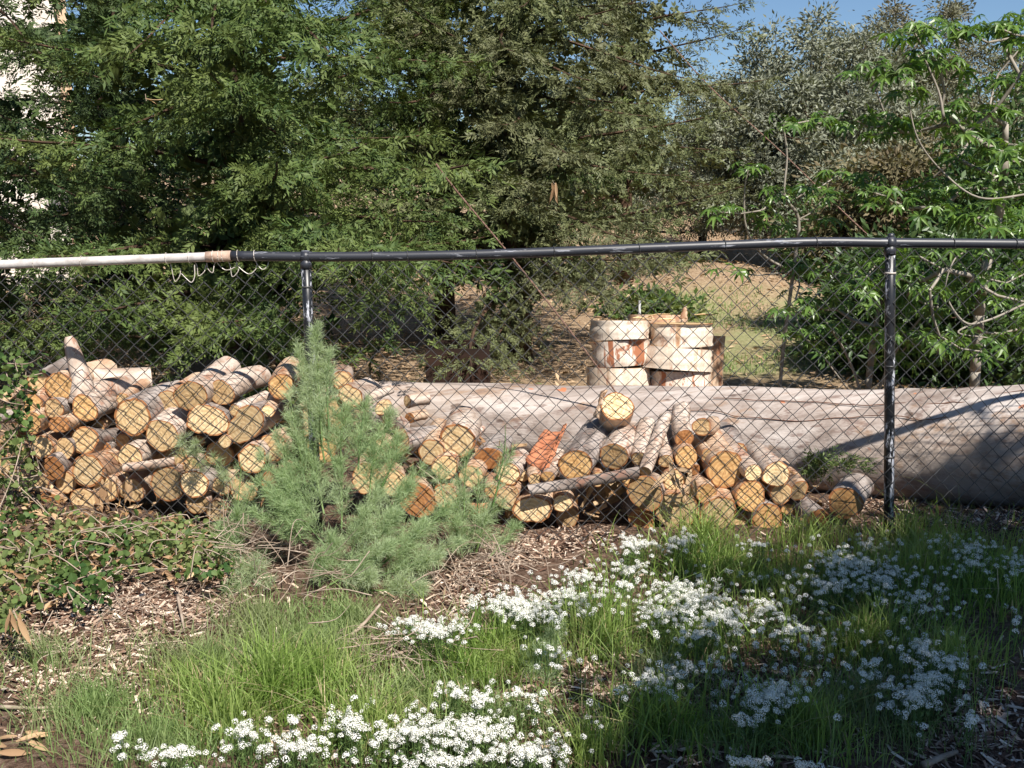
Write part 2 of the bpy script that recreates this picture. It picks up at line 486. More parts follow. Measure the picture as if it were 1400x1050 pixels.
def conifer(label, x, y, height, radius, seed, mat, z0=.25, spacing=.085, size=.12, step=.16, trunk_r=.11, extra=(), droop=.18, group='conifers beyond the fence', thin=1.0):
    r = np.random.default_rng(seed)
    gb = float(gz(x, y)) - .05
    root = empty('conifer_tree', (x, y, gb), label, 'tree', group)
    o = np.array([x, y, gb])
    tk = MB()
    zt = np.linspace(0, height, 14)
    tp = np.stack([.05 * np.sin(zt * .9 + seed), .05 * np.cos(zt * .7 + seed), zt], 1)
    tk.tube(tp, trunk_r * (1 - zt / height * .93) + .02 * np.exp(-zt * 3), 10)
    tk.build('trunk', M['trunk'], root, True)
    limbs = MB(); P, Fw, U, S, PI = [], [], [], [], []
    def bough(b, d, ln, fine, flat):
        n = 9; s = np.linspace(0, 1, n)
        side = unit(np.cross(d, [0, 0, 1])); up = np.array([0, 0, 1.0])
        wob = r.uniform(-.12, .12)
        pts = b + s[:, None] * d * ln + (s ** 2)[:, None] * up * (-droop * ln) + (s ** 4)[:, None] * up * (.10 * ln) + (np.sin(s * 2.5))[:, None] * side * wob * ln
        limbs.tube(pts, .016 * (1 - s * .85) * max(ln, .6) * .7, 4, cap=False)
        sp = spacing * fine
        ni = int(ln * 20)                              # coarse inner sprays, added to block sun and sky so the core stays dark
        ti = r.uniform(.03, .6, ni)
        PI.append(np.stack([np.interp(ti, s, pts[:, k]) for k in range(3)], 1) + r.normal(0, .11, (ni, 3)))
        t = .36
        while t < 1:
            c = np.array([np.interp(t, s, pts[:, k]) for k in range(3)])
            tg = unit(np.array([np.interp(min(t + .05, 1), s, pts[:, k]) - np.interp(t - .05, s, pts[:, k]) for k in range(3)]))
            for sg in (-1, 1):
                if r.random() < .10: continue
                L2 = min(ln, 2.1) * (.07 + .34 * (1 - t)) * r.uniform(.6, 1.25) + .07
                d2 = unit(tg * r.uniform(.5, 1.0) + side * sg + up * r.uniform(-.35, .4))
                m = max(1, int(L2 / (sp * .8)))
                w = (np.arange(m) + r.random(m)) / m * L2
                pp = c + w[:, None] * d2 + (w ** 2)[:, None] * up * -r.uniform(.4, 1.3) + r.normal(0, .022, (m, 3))
                P.append(pp)
                Fw.append(unit(d2 + r.normal(0, .42, (m, 3)) + np.array([0, 0, -.35])))
                U.append(unit(up * flat * .6 + side * sg * .2 + r.normal(0, .6, (m, 3))))
                S.append(np.full(m, size * fine) * r.uniform(.7, 1.35, m))
            t += sp / ln * r.uniform(.7, 1.2)
        m = 5
        P.append(pts[-1] + r.normal(0, .03, (m, 3))); Fw.append(unit(d + r.normal(0, .4, (m, 3)))); U.append(unit(up + r.normal(0, .5, (m, 3)))); S.append(np.full(m, size * fine))
    z = z0; a = seed * 1.7
    while z < height * .97:
        f = z / height
        prof = (1 - f) ** .75 * (1 if f > .12 else .82 + .18 * f / .12)
        ln = max(.25, radius * prof * r.uniform(.72, 1.15))
        a += 2.39996 + r.uniform(-.35, .35)
        d = unit(np.array([math.cos(a), math.sin(a), r.uniform(-.05, .32)]))
        fine = 2.4 if z > 4.7 else 1.0 if d[1] < .35 else 1.8
        b = np.array([np.interp(z, zt, tp[:, 0]), np.interp(z, zt, tp[:, 1]), z])
        if r.random() < thin: bough(b, d, ln, fine, 1.0)
        z += step * (1 if z < 4.7 else 2.2) * r.uniform(.6, 1.4)
    for (bz, tip, fl) in extra:                      # boughs that reach to a known place
        b = np.array([np.interp(bz, zt, tp[:, 0]), np.interp(bz, zt, tp[:, 1]), bz])
        v = np.asarray(tip) - o - b
        ln = np.linalg.norm(v); v = v + np.array([0, 0, (droop - .10) * ln])
        bough(b, unit(v), ln, fl, .8)
    limbs.build('boughs', M['trunk'], root)['kind'] = 'stuff'
    P = np.vstack(P); Bs = frames(np.vstack(Fw), np.vstack(U)); S = np.concatenate(S)
    cr = MB(); pick = r.integers(0, 3, len(P))
    for k in range(3):
        w = pick == k
        cr.scatter(*SPRAYS[k], P[w], Bs[w], S[w])
    PI = np.vstack(PI); PI = PI[(PI[:, 2] > .2) & (np.hypot(PI[:, 0], PI[:, 1]) < radius * .40 * (1 - PI[:, 2] / height) ** .5)]
    cr.scatter(*INNER, PI, frames(rdir(len(PI), r), rdir(len(PI), r)), r.uniform(.14, .25, len(PI)))
    cr.build('crown', M[mat], root)
    return root


def skeleton(stem, targets, r, wob=.08, up_bias=.25):
    """targets join the nearest limb already grown; returns edges with pipe-model radii"""
    nodes = [np.asarray(p, float) for p in stem]; par = [-1] + list(range(len(stem) - 1)); tips = []
    base = nodes[0]
    for t in sorted(targets, key=lambda q: np.linalg.norm(q - nodes[len(stem) - 1])):
        A = np.array(nodes)
        dd = np.linalg.norm(A - t, axis=1) + up_bias * np.maximum(A[:, 2] - t[2], 0) * 2 + .0
        dd[:max(1, len(stem) // 3)] += 5
        k = int(np.argmin(dd)); a = nodes[k]
        L = np.linalg.norm(t - a); last = k
        n = max(2, int(L / .22) + 1)
        for q in range(1, n + 1):
            f = q / n
            p = a + (t - a) * f + np.array([0, 0, 1]) * math.sin(f * math.pi) * L * -.06 + (r.normal(0, wob * L * .35, 3) if q < n else 0)
            nodes.append(p); par.append(last); last = len(nodes) - 1
        tips.append(last)
    cnt = np.zeros(len(nodes))
    for t in tips: cnt[t] += 1
    for k in range(len(nodes) - 1, 0, -1): cnt[par[k]] += cnt[k]
    return nodes, par, cnt, tips


def limbmesh(mb, nodes, par, cnt, r_tip, pw=.5, rmax=9, sides=6):
    for k in range(1, len(nodes)):
        p = par[k]
        ra = min(r_tip * max(cnt[p], 1) ** pw, rmax); rb = min(r_tip * max(cnt[k], 1) ** pw, rmax)
        if cnt[p] > cnt[k] * 1.6: ra = rb * 1.15
        mb.tube([nodes[p], nodes[k]], [ra, rb], sides if ra > .02 else max(4, sides - 2), cap=ra > .02)


def leafy(name, label, base, stem, blobs, nt, nleaf, leaf, seed, mat, sig=.22, r_tip=.006, bark='trunk', cat='tree', group=None, rmax=.2, upb=.6, flop=.0):
    """tree or shrub: blobs are (centre, radii); nt twig ends; nleaf leaves round each"""
    r = np.random.default_rng(seed)
    base = np.asarray(base, float)
    root = empty(name, base, label, cat, group)
    T = []
    w = np.array([b[1][0] * b[1][1] * b[1][2] for b in blobs]) ** .7; w = w / w.sum()
    for c, rad in [blobs[k] for k in r.choice(len(blobs), nt, p=w)]:
        d = rdir(1, r)[0] * r.uniform(.35, 1.0) ** .5
        T.append(np.asarray(c, float) + d * np.asarray(rad))
    T = [t for t in T if t[2] > float(gz(t[0], t[1])) + .05]
    nodes, par, cnt, tips = skeleton(stem, T, r)
    m = MB(); limbmesh(m, [n - base for n in nodes], par, cnt, r_tip, .5, rmax, 6)
    m.build('trunk', M[bark], root, True)
    T = np.array([nodes[t] for t in tips])
    n = len(T) * nleaf
    sg = sig * r.uniform(.55, 1.3, len(T)).repeat(nleaf)[:, None]
    P = T.repeat(nleaf, 0) + r.normal(size=(n, 3)) * sg * np.array([1, 1, .75])
    Fw = unit((P - T.repeat(nleaf, 0)) + rdir(n, r) * sg * 1.2 + np.array([0, 0, -flop]) * sg)
    U = unit(rdir(n, r) + np.array([0, 0, upb]))
    cr = MB(); cr.scatter(*quadleaf(*leaf[1:]), P - base, frames(Fw, U), leaf[0] * r.uniform(.65, 1.3, n))
    cr.build('crown', M[mat], root)
    return root


# palmate leaf: seven leaflets drooping from one point
def palmate():
    V, Q = [], []
    for k in range(7):
        a = (k - 3) / 3 * 1.95; l = 1.0 - .09 * abs(k - 3)
        d = np.array([math.cos(a), math.sin(a), 0]); s = np.array([-math.sin(a), math.cos(a), 0]); n = len(V)
        V += [d * .03, d * l * .38 + s * .13 * l + [0, 0, .05], d * l * .38 - s * .13 * l + [0, 0, .05], d * l * .40 + [0, 0, -.01],
              d * l * .75 + s * .085 * l + [0, 0, -.10], d * l * .75 - s * .085 * l + [0, 0, -.10], d * l + [0, 0, -.30], d * l * .76 + [0, 0, -.15]]
        Q += [[n, n + 1, n + 3, n + 3], [n, n + 3, n + 2, n + 2], [n + 1, n + 4, n + 7, n + 3], [n + 3, n + 7, n + 5, n + 2],
              [n + 4, n + 6, n + 7, n + 7], [n + 7, n + 6, n + 5, n + 5]]
    return np.array(V, float), np.array(Q)


PALM = palmate()


def leaf_mesh():
    if 'palmate_leaf' not in bpy.data.meshes:
        me = bpy.data.meshes.new('palmate_leaf')
        me.from_pydata(PALM[0].tolist(), [], [list(dict.fromkeys(f)) for f in PALM[1].tolist()]); me.materials.append(M['palmate'])
    return bpy.data.meshes['palmate_leaf']


def palmate_tree(label, stems, tips, seed, leaves=(6, 10), size=.12, r_tip=.006, base=None, rmax=.05):
    r = np.random.default_rng(seed)
    base = np.asarray(stems[0][0] if base is None else base, float)
    root = empty('palmate_leaf_tree', base, label, 'tree')
    m = MB(); allp = []
    nodes, par, cnt, tp = skeleton(smoothline(stems[0], 4), [np.asarray(t) for t in tips], r, .12)
    limbmesh(m, [n - base for n in nodes], par, cnt, r_tip, .42, rmax, 7)
    for s in stems[1:]:
        q = smoothline(s[:-1], 6) - base
        m.tube(q, np.linspace(s[-1], s[-1] * .5, len(q)), 7)
        allp.append(q[-1] + base)
    m.build('trunk', M['palestem'], root, True)
    P, Fw, U, S = [], [], [], []
    pet = MB()
    for t in [nodes[k] for k in tp] + allp:
        k = r.integers(*leaves)
        for q in range(k):
            a = q * 2.4 + r.uniform(-.3, .3); el = r.uniform(-.15, .8)
            d = unit(np.array([math.cos(a) * math.cos(el), math.sin(a) * math.cos(el), math.sin(el)]))
            l = r.uniform(.06, .15); e = t + d * l - np.array([0, 0, .25 * l])
            pet.tube(np.array([t, t + d * l * .6, e]) - base, .0018, 3, cap=False)
            P.append(e); Fw.append(unit(d * [1, 1, .3] + [0, 0, -.5] + r.normal(0, .3, 3))); U.append(unit(np.array([0, 0, 1]) + d * .5 + r.normal(0, .35, 3))); S.append(size * r.uniform(.5, 1.35))
    pet.build('leaf_stalks', M['stemgreen'], root)['kind'] = 'stuff'
    P = np.array(P) - base; B_s = frames(np.array(Fw), np.array(U)); S = np.array(S)
    order = np.argsort(np.linalg.norm(P + base - [0, 0, CAMZ], axis=1) / S)
    one, rest = order[:300], order[300:]
    for k in one:                                     # the leaves that show largest, each a part
        o = bpy.data.objects.new('leaf', leaf_mesh()); col.objects.link(o); o.parent = root
        mx = Matrix(B_s[k].T.tolist()).to_4x4() @ Matrix.Scale(float(S[k]), 4); mx.translation = Vector(P[k])
        o.matrix_local = mx
    if len(rest):
        cr = MB(); cr.scatter(*PALM, P[rest], B_s[rest], S[rest]); cr.build('crown', M['palmate'], root)['kind'] = 'stuff'
    return root


# ------------------------------------------------------------------ building glimpsed behind the conifers
bw = empty('pale_house', (-8.6, 17, 0.2), 'pale stucco house wall glimpsed between the dark conifer branches', 'house')
bw.rotation_euler.z = math.radians(25)
bw.location = (-9.65, 17.3, .2)
wallmat = plainmat('sunlit_stucco', (.66, .58, .50), (.80, .74, .68), 3, .9, .3)
def boxmb(mb, a, b, mi=0):
    x0, y0, z0 = a; x1, y1, z1 = b
    mb.add([[x0, y0, z0], [x1, y0, z0], [x1, y1, z0], [x0, y1, z0], [x0, y0, z1], [x1, y0, z1], [x1, y1, z1], [x0, y1, z1]],
           [[0, 3, 2, 1], [4, 5, 6, 7], [0, 1, 5, 4], [1, 2, 6, 5], [2, 3, 7, 6], [3, 0, 4, 7]], mi)
m = MB(); boxmb(m, (-3.6, -2.4, -.6), (2.15, 3, 6.0)); m.build('wall', wallmat, bw)
m = MB(); boxmb(m, (-3.9, -2.75, 6.002), (2.5, 3.3, 6.2)); m.build('roof', plainmat('roof_edge', (.2, .13, .1), (.3, .2, .15), 8), bw)
m = MB(); boxmb(m, (2.02, -2.43, -.6), (2.18, -2.403, 5.99)); m.build('corner_board', plainmat('rust_stained_board', (.45, .27, .14), (.66, .5, .36), 6, stretch=(1, 1, .2)), bw)

# ------------------------------------------------------------------ trees beyond the fence
def xw(px, Y): return (px - 700) / F * Y * 1.0

conifer('dark drooping conifer before the pale house wall', xw(-25, 8.6), 8.4, 8.5, 2.0, 3, 'conifer_dark', step=.115, droop=.30, spacing=.068, size=.112,
        extra=[(3.2, at(10, 60, 6.9), 1.2), (2.0, at(95, 270, 6.7), 1.2), (2.9, at(140, 110, 7.4), 1.2), (2.2, at(30, 210, 6.8), 1.2), (1.5, at(80, 330, 6.6), 1.2), (1.7, at(150, 260, 7.0), 1.2)])
conifer('broad bright green conifer whose bough overhangs the fence rail', xw(325, 7.6), 7.6, 9.0, 2.35, 5, 'conifer', step=.115, droop=.25, spacing=.058, size=.10, trunk_r=.13,
        extra=[(1.25, at(432, 300, 5.0), 1.1), (1.1, at(450, 338, 4.42), 1.0), (1.5, at(360, 215, 5.3), 1.1), (1.0, at(520, 330, 41.0), 1.1),
               (1.6, at(520, 190, 5.6), 1.1), (.75, at(250, 440, 5.3), 1.1), (.8, at(360, 445, 5.4), 1.1), (1.9, at(260, 90, 5.4), 1.1), (.9, at(120, 425, 5.4), 1.1), (1.7, at(600, 222, 5.26), 1.1), (3.0, at(300, 40, 5.7), 1.35), (3.2, at(190, 70, 5.9), 1.35), (3.0, at(420, 70, 5.8), 1.35), (2.5, at(340, 130, 5.6), 1.35), (3.4, at(370, 5, 6.0), 1.35), (2.4, at(140, 180, 6.0), 1.35)])
conifer('slender conifer standing behind the bright green one', xw(172, 11), 11, 9.0, 2.2, 9, 'conifer_dark', step=.09, size=.14, spacing=.085,
        extra=[(2.6, at(150, 150, 8.8), 1.2), (3.2, at(200, 60, 9), 1.2), (3.6, at(130, 40, 9), 1.2), (2.0, at(190, 250, 8.8), 1.2), (1.6, at(120, 310, 8.8), 1.2), (1.2, at(200, 340, 8.8), 1.2)])
conifer('conifer with an orange lit bare trunk showing through', xw(597, 10.6), 11.2, 10, 2.3, 14, 'conifer', step=.11, size=.125, spacing=.08, z0=.8,
        extra=[(2.4, at(560, 180, 8.4), 1.1), (1.3, at(560, 430, 8.2), 1.1), (3.4, at(500, 60, 9), 1.1), (3.2, at(640, 100, 9), 1.1), (3.8, at(560, 20, 9), 1.1), (3.3, at(450, 110, 8.6), 1.2), (3.6, at(440, 30, 8.6), 1.2), (2.7, at(500, 140, 8.4), 1.2)])
conifer('full olive green cedar with dark trunk behind the fallen trunk', xw(706, 10.0), 10.0, 10.5, 2.45, 21, 'cedar', step=.09, size=.108, spacing=.066, z0=.8, trunk_r=.11,
        extra=[(1.6, at(860, 330, 8.2), .9), (1.2, at(800, 400, 8.3), .9), (.8, at(672, 500, 7.35), .9), (1.0, at(905, 350, 8.6), .9), (.8, at(640, 490, 8.4), .9), (3.2, at(720, 70, 8.2), 1.1), (3.0, at(810, 110, 8.3), 1.1), (3.6, at(690, 10, 8.4), 1.1), (3.5, at(860, 40, 8.8), 1.1), (2.6, at(900, 160, 8.8), 1.1), (2.2, at(760, 210, 8.0), 1.1), (2.4, at(660, 170, 8.2), 1.1), (2.0, at(930, 240, 9.0), 1.1), (3.2, at(950, 110, 9.6), 1.1)])
conifer('tall feathery conifer against the open sky', xw(850, 15), 15, 12.5, 2.3, 33, 'cedar', step=.085, size=.17, spacing=.12, z0=1.2)

# olive and other trees in the distance
def crownblobs(lst): return [(at(px, py, Y), (rx, rx, rz)) for px, py, Y, rx, rz in lst]
def stem_to(x, y, zt, n=5):
    b = float(gz(x, y)) - .05
    return [np.array([x + .05 * math.sin(k * 2.1 + x), y, b + (zt - b) * k / (n - 1)]) for k in range(n)]

s = stem_to(xw(1110, 17.5), 17.5, 1.8)
leafy('olive_tree', 'grey green olive tree rising behind the round stacked slabs', s[0], s,
      crownblobs([(1110, 120, 17.5, 1.4, 1.15), (1060, 190, 17, 1.25, 1.0), (1170, 180, 17.5, 1.35, 1.1), (1030, 260, 17, 1.0, .8), (1120, 260, 17, 1.35, .8), (1010, 190, 17.5, .8, .9)]), 420, 170, (.085, 1, .40), 41, 'olive', .12, .005)
s = stem_to(xw(1240, 21), 21, 2.6)
leafy('thin_tree', 'thin dusty tree with sparse twiggy top against the sky', s[0], s,
      crownblobs([(1150, 85, 21, .8, .6), (1265, 60, 21, 1.2, 1.0), (1200, 140, 21, 1.7, 1.0), (1330, 130, 21, 1.5, 1.2), (1300, 210, 20, 2, 1.0)]), 330, 170, (.085, 1, .38), 43, 'olive_dark', .14, .005)
s = stem_to(xw(960, 19.5), 19.5, 2.0)
leafy('bushy_tree', 'rounded grey green bush between the cedar and the olive', s[0], s,
      crownblobs([(960, 250, 19.5, 1.1, .9), (980, 180, 19.5, 1.0, 1.0), (930, 290, 19, 1.0, .6)]), 130, 240, (.07, 1, .3), 45, 'olive', .16, .007)
for k, (px, Y, h, w, lab) in enumerate([(-60, 24, 2.3, 3.4, 'far green tree past the end of the pale house'), (330, 26, 3.6, 3.6, 'far tree glimpsed through the conifer gaps'),
                                       (560, 24, 3.4, 3.4, 'far green tree behind the orange lit trunk'), (800, 25, 2.8, 3.2, 'far green tree behind the olive green cedar'),
                                       (1050, 27, 2.6, 3.0, 'far green tree above the leaf strewn bank'), (1420, 25, 3.2, 4.0, 'far green tree behind the palmate leaf tree')]):
    x = xw(px, Y); s = stem_to(x, Y, 1.8); c = s[0] + [0, 0, h * .62]
    leafy('distant_tree', lab, s[0], s, [(c, (w * .5, 1.5, h * .55)), (c + [w * .35, .3, -.3], (w * .35, 1.2, h * .4)), (c + [-w * .35, 0, -.2], (w * .35, 1.2, h * .45))], 120, 95, (.14, 1, .45), 60 + k, 'farleaf', .25, .012, group='distant trees closing the view')

# saplings and shrubs with hand-shaped leaves
palmate_tree('slender pale stemmed sapling with hand-shaped leaves beside the round stacked slabs',
             [[at(1064, 560, 7.7), at(1072, 470, 7.7), at(1085, 370, 7.65), at(1092, 300, 7.6), at(1073, 268, 7.55), at(1076, 215, 7.55), at(1071, 172, 7.5)],
              [at(1083, 372, 7.65), at(1042, 347, 7.6), at(1020, 310, 7.5), at(1018, 262, 7.45), at(1023, 230, 7.4), .010],
              [at(1092, 300, 7.6), at(1112, 288, 7.6), at(1132, 262, 7.6), .006]],
             [at(px, py, y) for px, py, y in [(1072, 168, 7.5), (1068, 262, 7.5), (1104, 262, 7.5), (1040, 288, 7.4), (1055, 305, 7.6), (985, 290, 7.4), (1110, 165, 7.6), (1125, 168, 7.7), (1000, 372, 7.4), (1130, 300, 7.5), (1145, 240, 7.7)]],
             71, (6, 10), .095, .0055)
r_ = np.random.default_rng(72)
tips = []
for k in range(66):
    px = r_.uniform(1165, 1440); py = r_.uniform(20, 500)
    if py < 150 and px < 1240 + (150 - py) * .6 and r_.random() < .6: continue
    tips.append(at(px, py, r_.uniform(6.3, 7.7)))
for px, py in [(1250, 45), (1285, 90), (1370, 40), (1225, 100), (1390, 110), (1350, 150), (1170, 165), (1190, 100), (1300, 150), (1390, 200), (1330, 300), (1260, 260), (1375, 310)]:
    tips.append(at(px, py, r_.uniform(6.2, 6.9)))
palmate_tree('spreading tree with pale limbs and hand-shaped leaves beside the worn post',
             [[at(1330, 590, 7.3), at(1335, 480, 7.2), at(1345, 380, 7.1), at(1370, 270, 7.0), at(1375, 170, 6.9)],
              [at(1480, 380, 6.4), at(1400, 416, 6.3), at(1350, 438, 6.25), at(1318, 440, 6.25), at(1293, 400, 6.3), at(1303, 358, 6.3), at(1322, 342, 6.4), .008],
              [at(1335, 440, 6.3), at(1310, 455, 6.2), at(1352, 462, 6.2), .007],
              [at(1470, 250, 6.5), at(1400, 266, 6.4), at(1338, 270, 6.4), at(1290, 236, 6.5), at(1255, 190, 6.5), at(1240, 130, 6.5), .008],
              [at(1290, 160, 6.4), at(1283, 125, 6.4), at(1262, 75, 6.4), .010]],
             tips, 73, (7, 13), .098, .006)
r_ = np.random.default_rng(75)
palmate_tree('low many stemmed bush with hand-shaped leaves behind the worn post',
             [[at(1185, 560, 7.2), at(1190, 500, 7.2), at(1200, 430, 7.15), at(1215, 370, 7.1)],
              [at(1185, 560, 7.2), at(1160, 490, 7.15), at(1130, 440, 7.1), .012], [at(1190, 560, 7.2), at(1225, 480, 7.1), at(1262, 430, 7.0), .013], [at(1180, 560, 7.2), at(1150, 520, 7.0), at(1120, 480, 6.9), .008]],
             [at(r_.uniform(1085, 1290), r_.uniform(345, 500), r_.uniform(6.6, 7.6)) for _ in range(27)], 76, (6, 10), .092, .006)
for k, (px, py, Y, rx, rz, lab) in enumerate([(1240, 430, 9.6, .8, .65, 'dark glossy shrub on the lawn edge behind the low bush'), (1330, 420, 8.8, 1.1, .7, 'dark glossy shrub under the spreading tree limbs'),
                                              (1290, 300, 11, 1.4, .8, 'tall dark shrub behind the spreading tree limbs'), (1175, 325, 15, 1.1, .6, 'dark leafy shrub below the olive tree'), (1440, 300, 10, 1.2, 1.2, 'big dark shrub past the spreading tree')]):
    c = at(px, py, Y); s = stem_to(c[0], Y, c[2] - rz * .3)
    leafy('leafy_shrub', lab, s[0], s, [(c, (rx, .8, rz)), (c + [0, 0, -.3], (rx * .9, .8, rz))], 150, 150, (.085, 1, .42), 80 + k, ['shrub', 'shrub', 'brownish', 'shrub', 'shrub'][k], .16, .006, cat='shrub', group='shrubs beyond the fence')
for k, (px, py, Y, lab) in enumerate([(900, 405, 12.5, 'low bright green weeds behind the round stacked slabs'), (860, 398, 12.8, 'low bright green weeds at the foot of the cedar')]):
    c = at(px, py, Y); c[2] = float(gz(c[0], Y)) + .1; s = stem_to(c[0], Y, c[2])
    leafy('weed_clump', lab, s[0], s, [(c, (.5, .4, .14))], 30, 40, (.10, 1, .5), 95 + k, 'ivy', .1, .003, 'stemgreen', 'weeds')

# ------------------------------------------------------------------ fallen trunk
def fallen_trunk():
    ctl = [(520, 519, 6.2, .20), (700, 523, 6.0, .24), (850, 527, 5.82, .262), (1000, 530, 5.62, .275), (1210, 534, 5.3, .278), (1300, 531, 5.15, .288), (1400, 526, 4.98, .305), (1700, 505, 4.55, .34)]
    C, R = [], []
    for px, py, Y, R0 in ctl:
        d = ray(px, py); h = at(px, py, Y)
        C.append(np.array([h[0], Y, h[2] - R0 * 1.02])); R.append(R0)
    C = smoothline(C, 10); R = np.interp(np.linspace(0, 1, len(C)), np.linspace(0, 1, len(R)), R)
    base = C[len(C) // 2].copy(); base[2] -= .28
    root = empty('fallen_tree', base, 'huge smooth grey pink tree trunk lying behind the fence', 'fallen tree')
    r = np.random.default_rng(5)
    n, sd = len(C), 40
    T = unit(np.gradient(C, axis=0)); A = unit(np.cross(T, [0, 0, 1])); B = np.cross(A, T)
    th = np.arange(sd) / sd * 2 * np.pi
    s_ = np.arange(n)[:, None]
    rr = R[:, None] * (1 + .022 * np.sin(s_ * .33 + th * 2) * np.cos(s_ * .21) + .018 * np.cos(2 * th + s_ * .05) + .012 * np.cos(5 * th + s_ * .13) + .010 * np.sin(9 * th + s_ * .4) + r.normal(0, .003, (n, sd)))
    V = C[:, None] - base + rr[..., None] * (np.cos(th)[None, :, None] * A[:, None] + np.sin(th)[None, :, None] * B[:, None])
    i = np.arange(n - 1)[:, None] * sd; j = np.arange(sd)[None]; k = (j + 1) % sd
    mb = MB(); mb.add(V.reshape(-1, 3), np.stack([i + j, i + k, i + sd + k, i + sd + j], -1).reshape(-1, 4))
    m, nt, b = newmat('smooth_grey_trunk', .7, .25)
    st = (.18, 1, 1)
    f = noise(nt, 6, 8, .68, stretch=st, dist=.5)
    c = ramp(nt, f, [(.30, (.15, .11, .088)), (.43, (.31, .255, .225)), (.56, (.45, .39, .355)), (.70, (.57, .51, .475))])
    c = mixc(nt, ramp(nt, noise(nt, 7, 4, .7, stretch=(.3, 1, 1)), [(.57, 0), (.66, .7)]), c, (.27, .155, .085))
    c = mixc(nt, ramp(nt, noise(nt, 26, 4, .65, stretch=(.05, 1, 1)), [(.56, 0), (.64, .7)]), c, (.17, .11, .09))
    c = mixc(nt, ramp(nt, noise(nt, 2.2, 3, .6), [(.60, 0), (.66, .6)]), c, (.54, .50, .47))
    c = mixc(nt, ramp(nt, noise(nt, 11, 2, .5), [(.72, 0), (.75, .8)]), c, (.55, .17, .06))
    c = mixc(nt, ramp(nt, noise(nt, 9, 3, .6, stretch=(.5, 1, 1)), [(.30, .8), (.345, 0)]), c, (.075, .045, .035))
    c = mixc(nt, ramp(nt, noise(nt, 1.3, 4, .6, stretch=(.6, 1, 1)), [(.50, 0), (.62, .45)]), c, (.34, .25, .18))
    nt.links.new(c, b.inputs['Base Color'])
    bump(nt, b, noise(nt, 14, 8, .75, stretch=(.15, 1, 1)), .8, .02)
    mb.build('bark', m, root, True)
    for e, nm in ((0, 'broken_end'), (n - 1, 'sawn_end')):
        q = MB(); cc = C[e] - base; ring = V[e]
        vv = np.vstack([ring, cc + (ring - cc) * .5 + r.normal(0, .012, ring.shape), cc[None]])
        jj = np.arange(sd); kk = (jj + 1) % sd
        q.add(vv, np.vstack([np.stack([jj, kk, sd + kk, sd + jj], -1), np.stack([sd + jj, sd + kk, np.full(sd, 2 * sd), np.full(sd, 2 * sd)], -1)]))
        q.build(nm, M['face_tan'], root)
    # two long cracks where the skin has split
    dk = plainmat('split_bark_edge', (.07, .035, .025), (.20, .09, .05), 20)
    for t0, t1, ang, w in ((.42, .80, .33, .0026), (.36, .74, .22, .0024), (.62, .88, .40, .002)):
        idx = np.arange(int(t0 * n), int(t1 * n))
        a = (ang + .012 * np.sin(idx * .5) + .01 * np.cumsum(r.normal(0, .7, len(idx)))) * np.pi
        a = np.pi - a if False else a
        pts = np.array([C[q] - base + R[q] * 1.004 * (math.cos(x) * -A[q] * -1 + math.sin(x) * B[q]) for q, x in zip(idx, a)])
        # choose the side that faces the camera
        if pts[:, 1].mean() > 0.02 + (C[idx] - base)[:, 1].mean():
            pts = np.array([C[q] - base + R[q] * 1.004 * (-math.cos(x) * A[q] + math.sin(x) * B[q]) for q, x in zip(idx, a)])
        q = MB(); q.tube(smoothline(pts, 3), w, 5); q.build('bark_split', dk, root)
    return root, C, R

trunk_root, TC, TR = fallen_trunk()


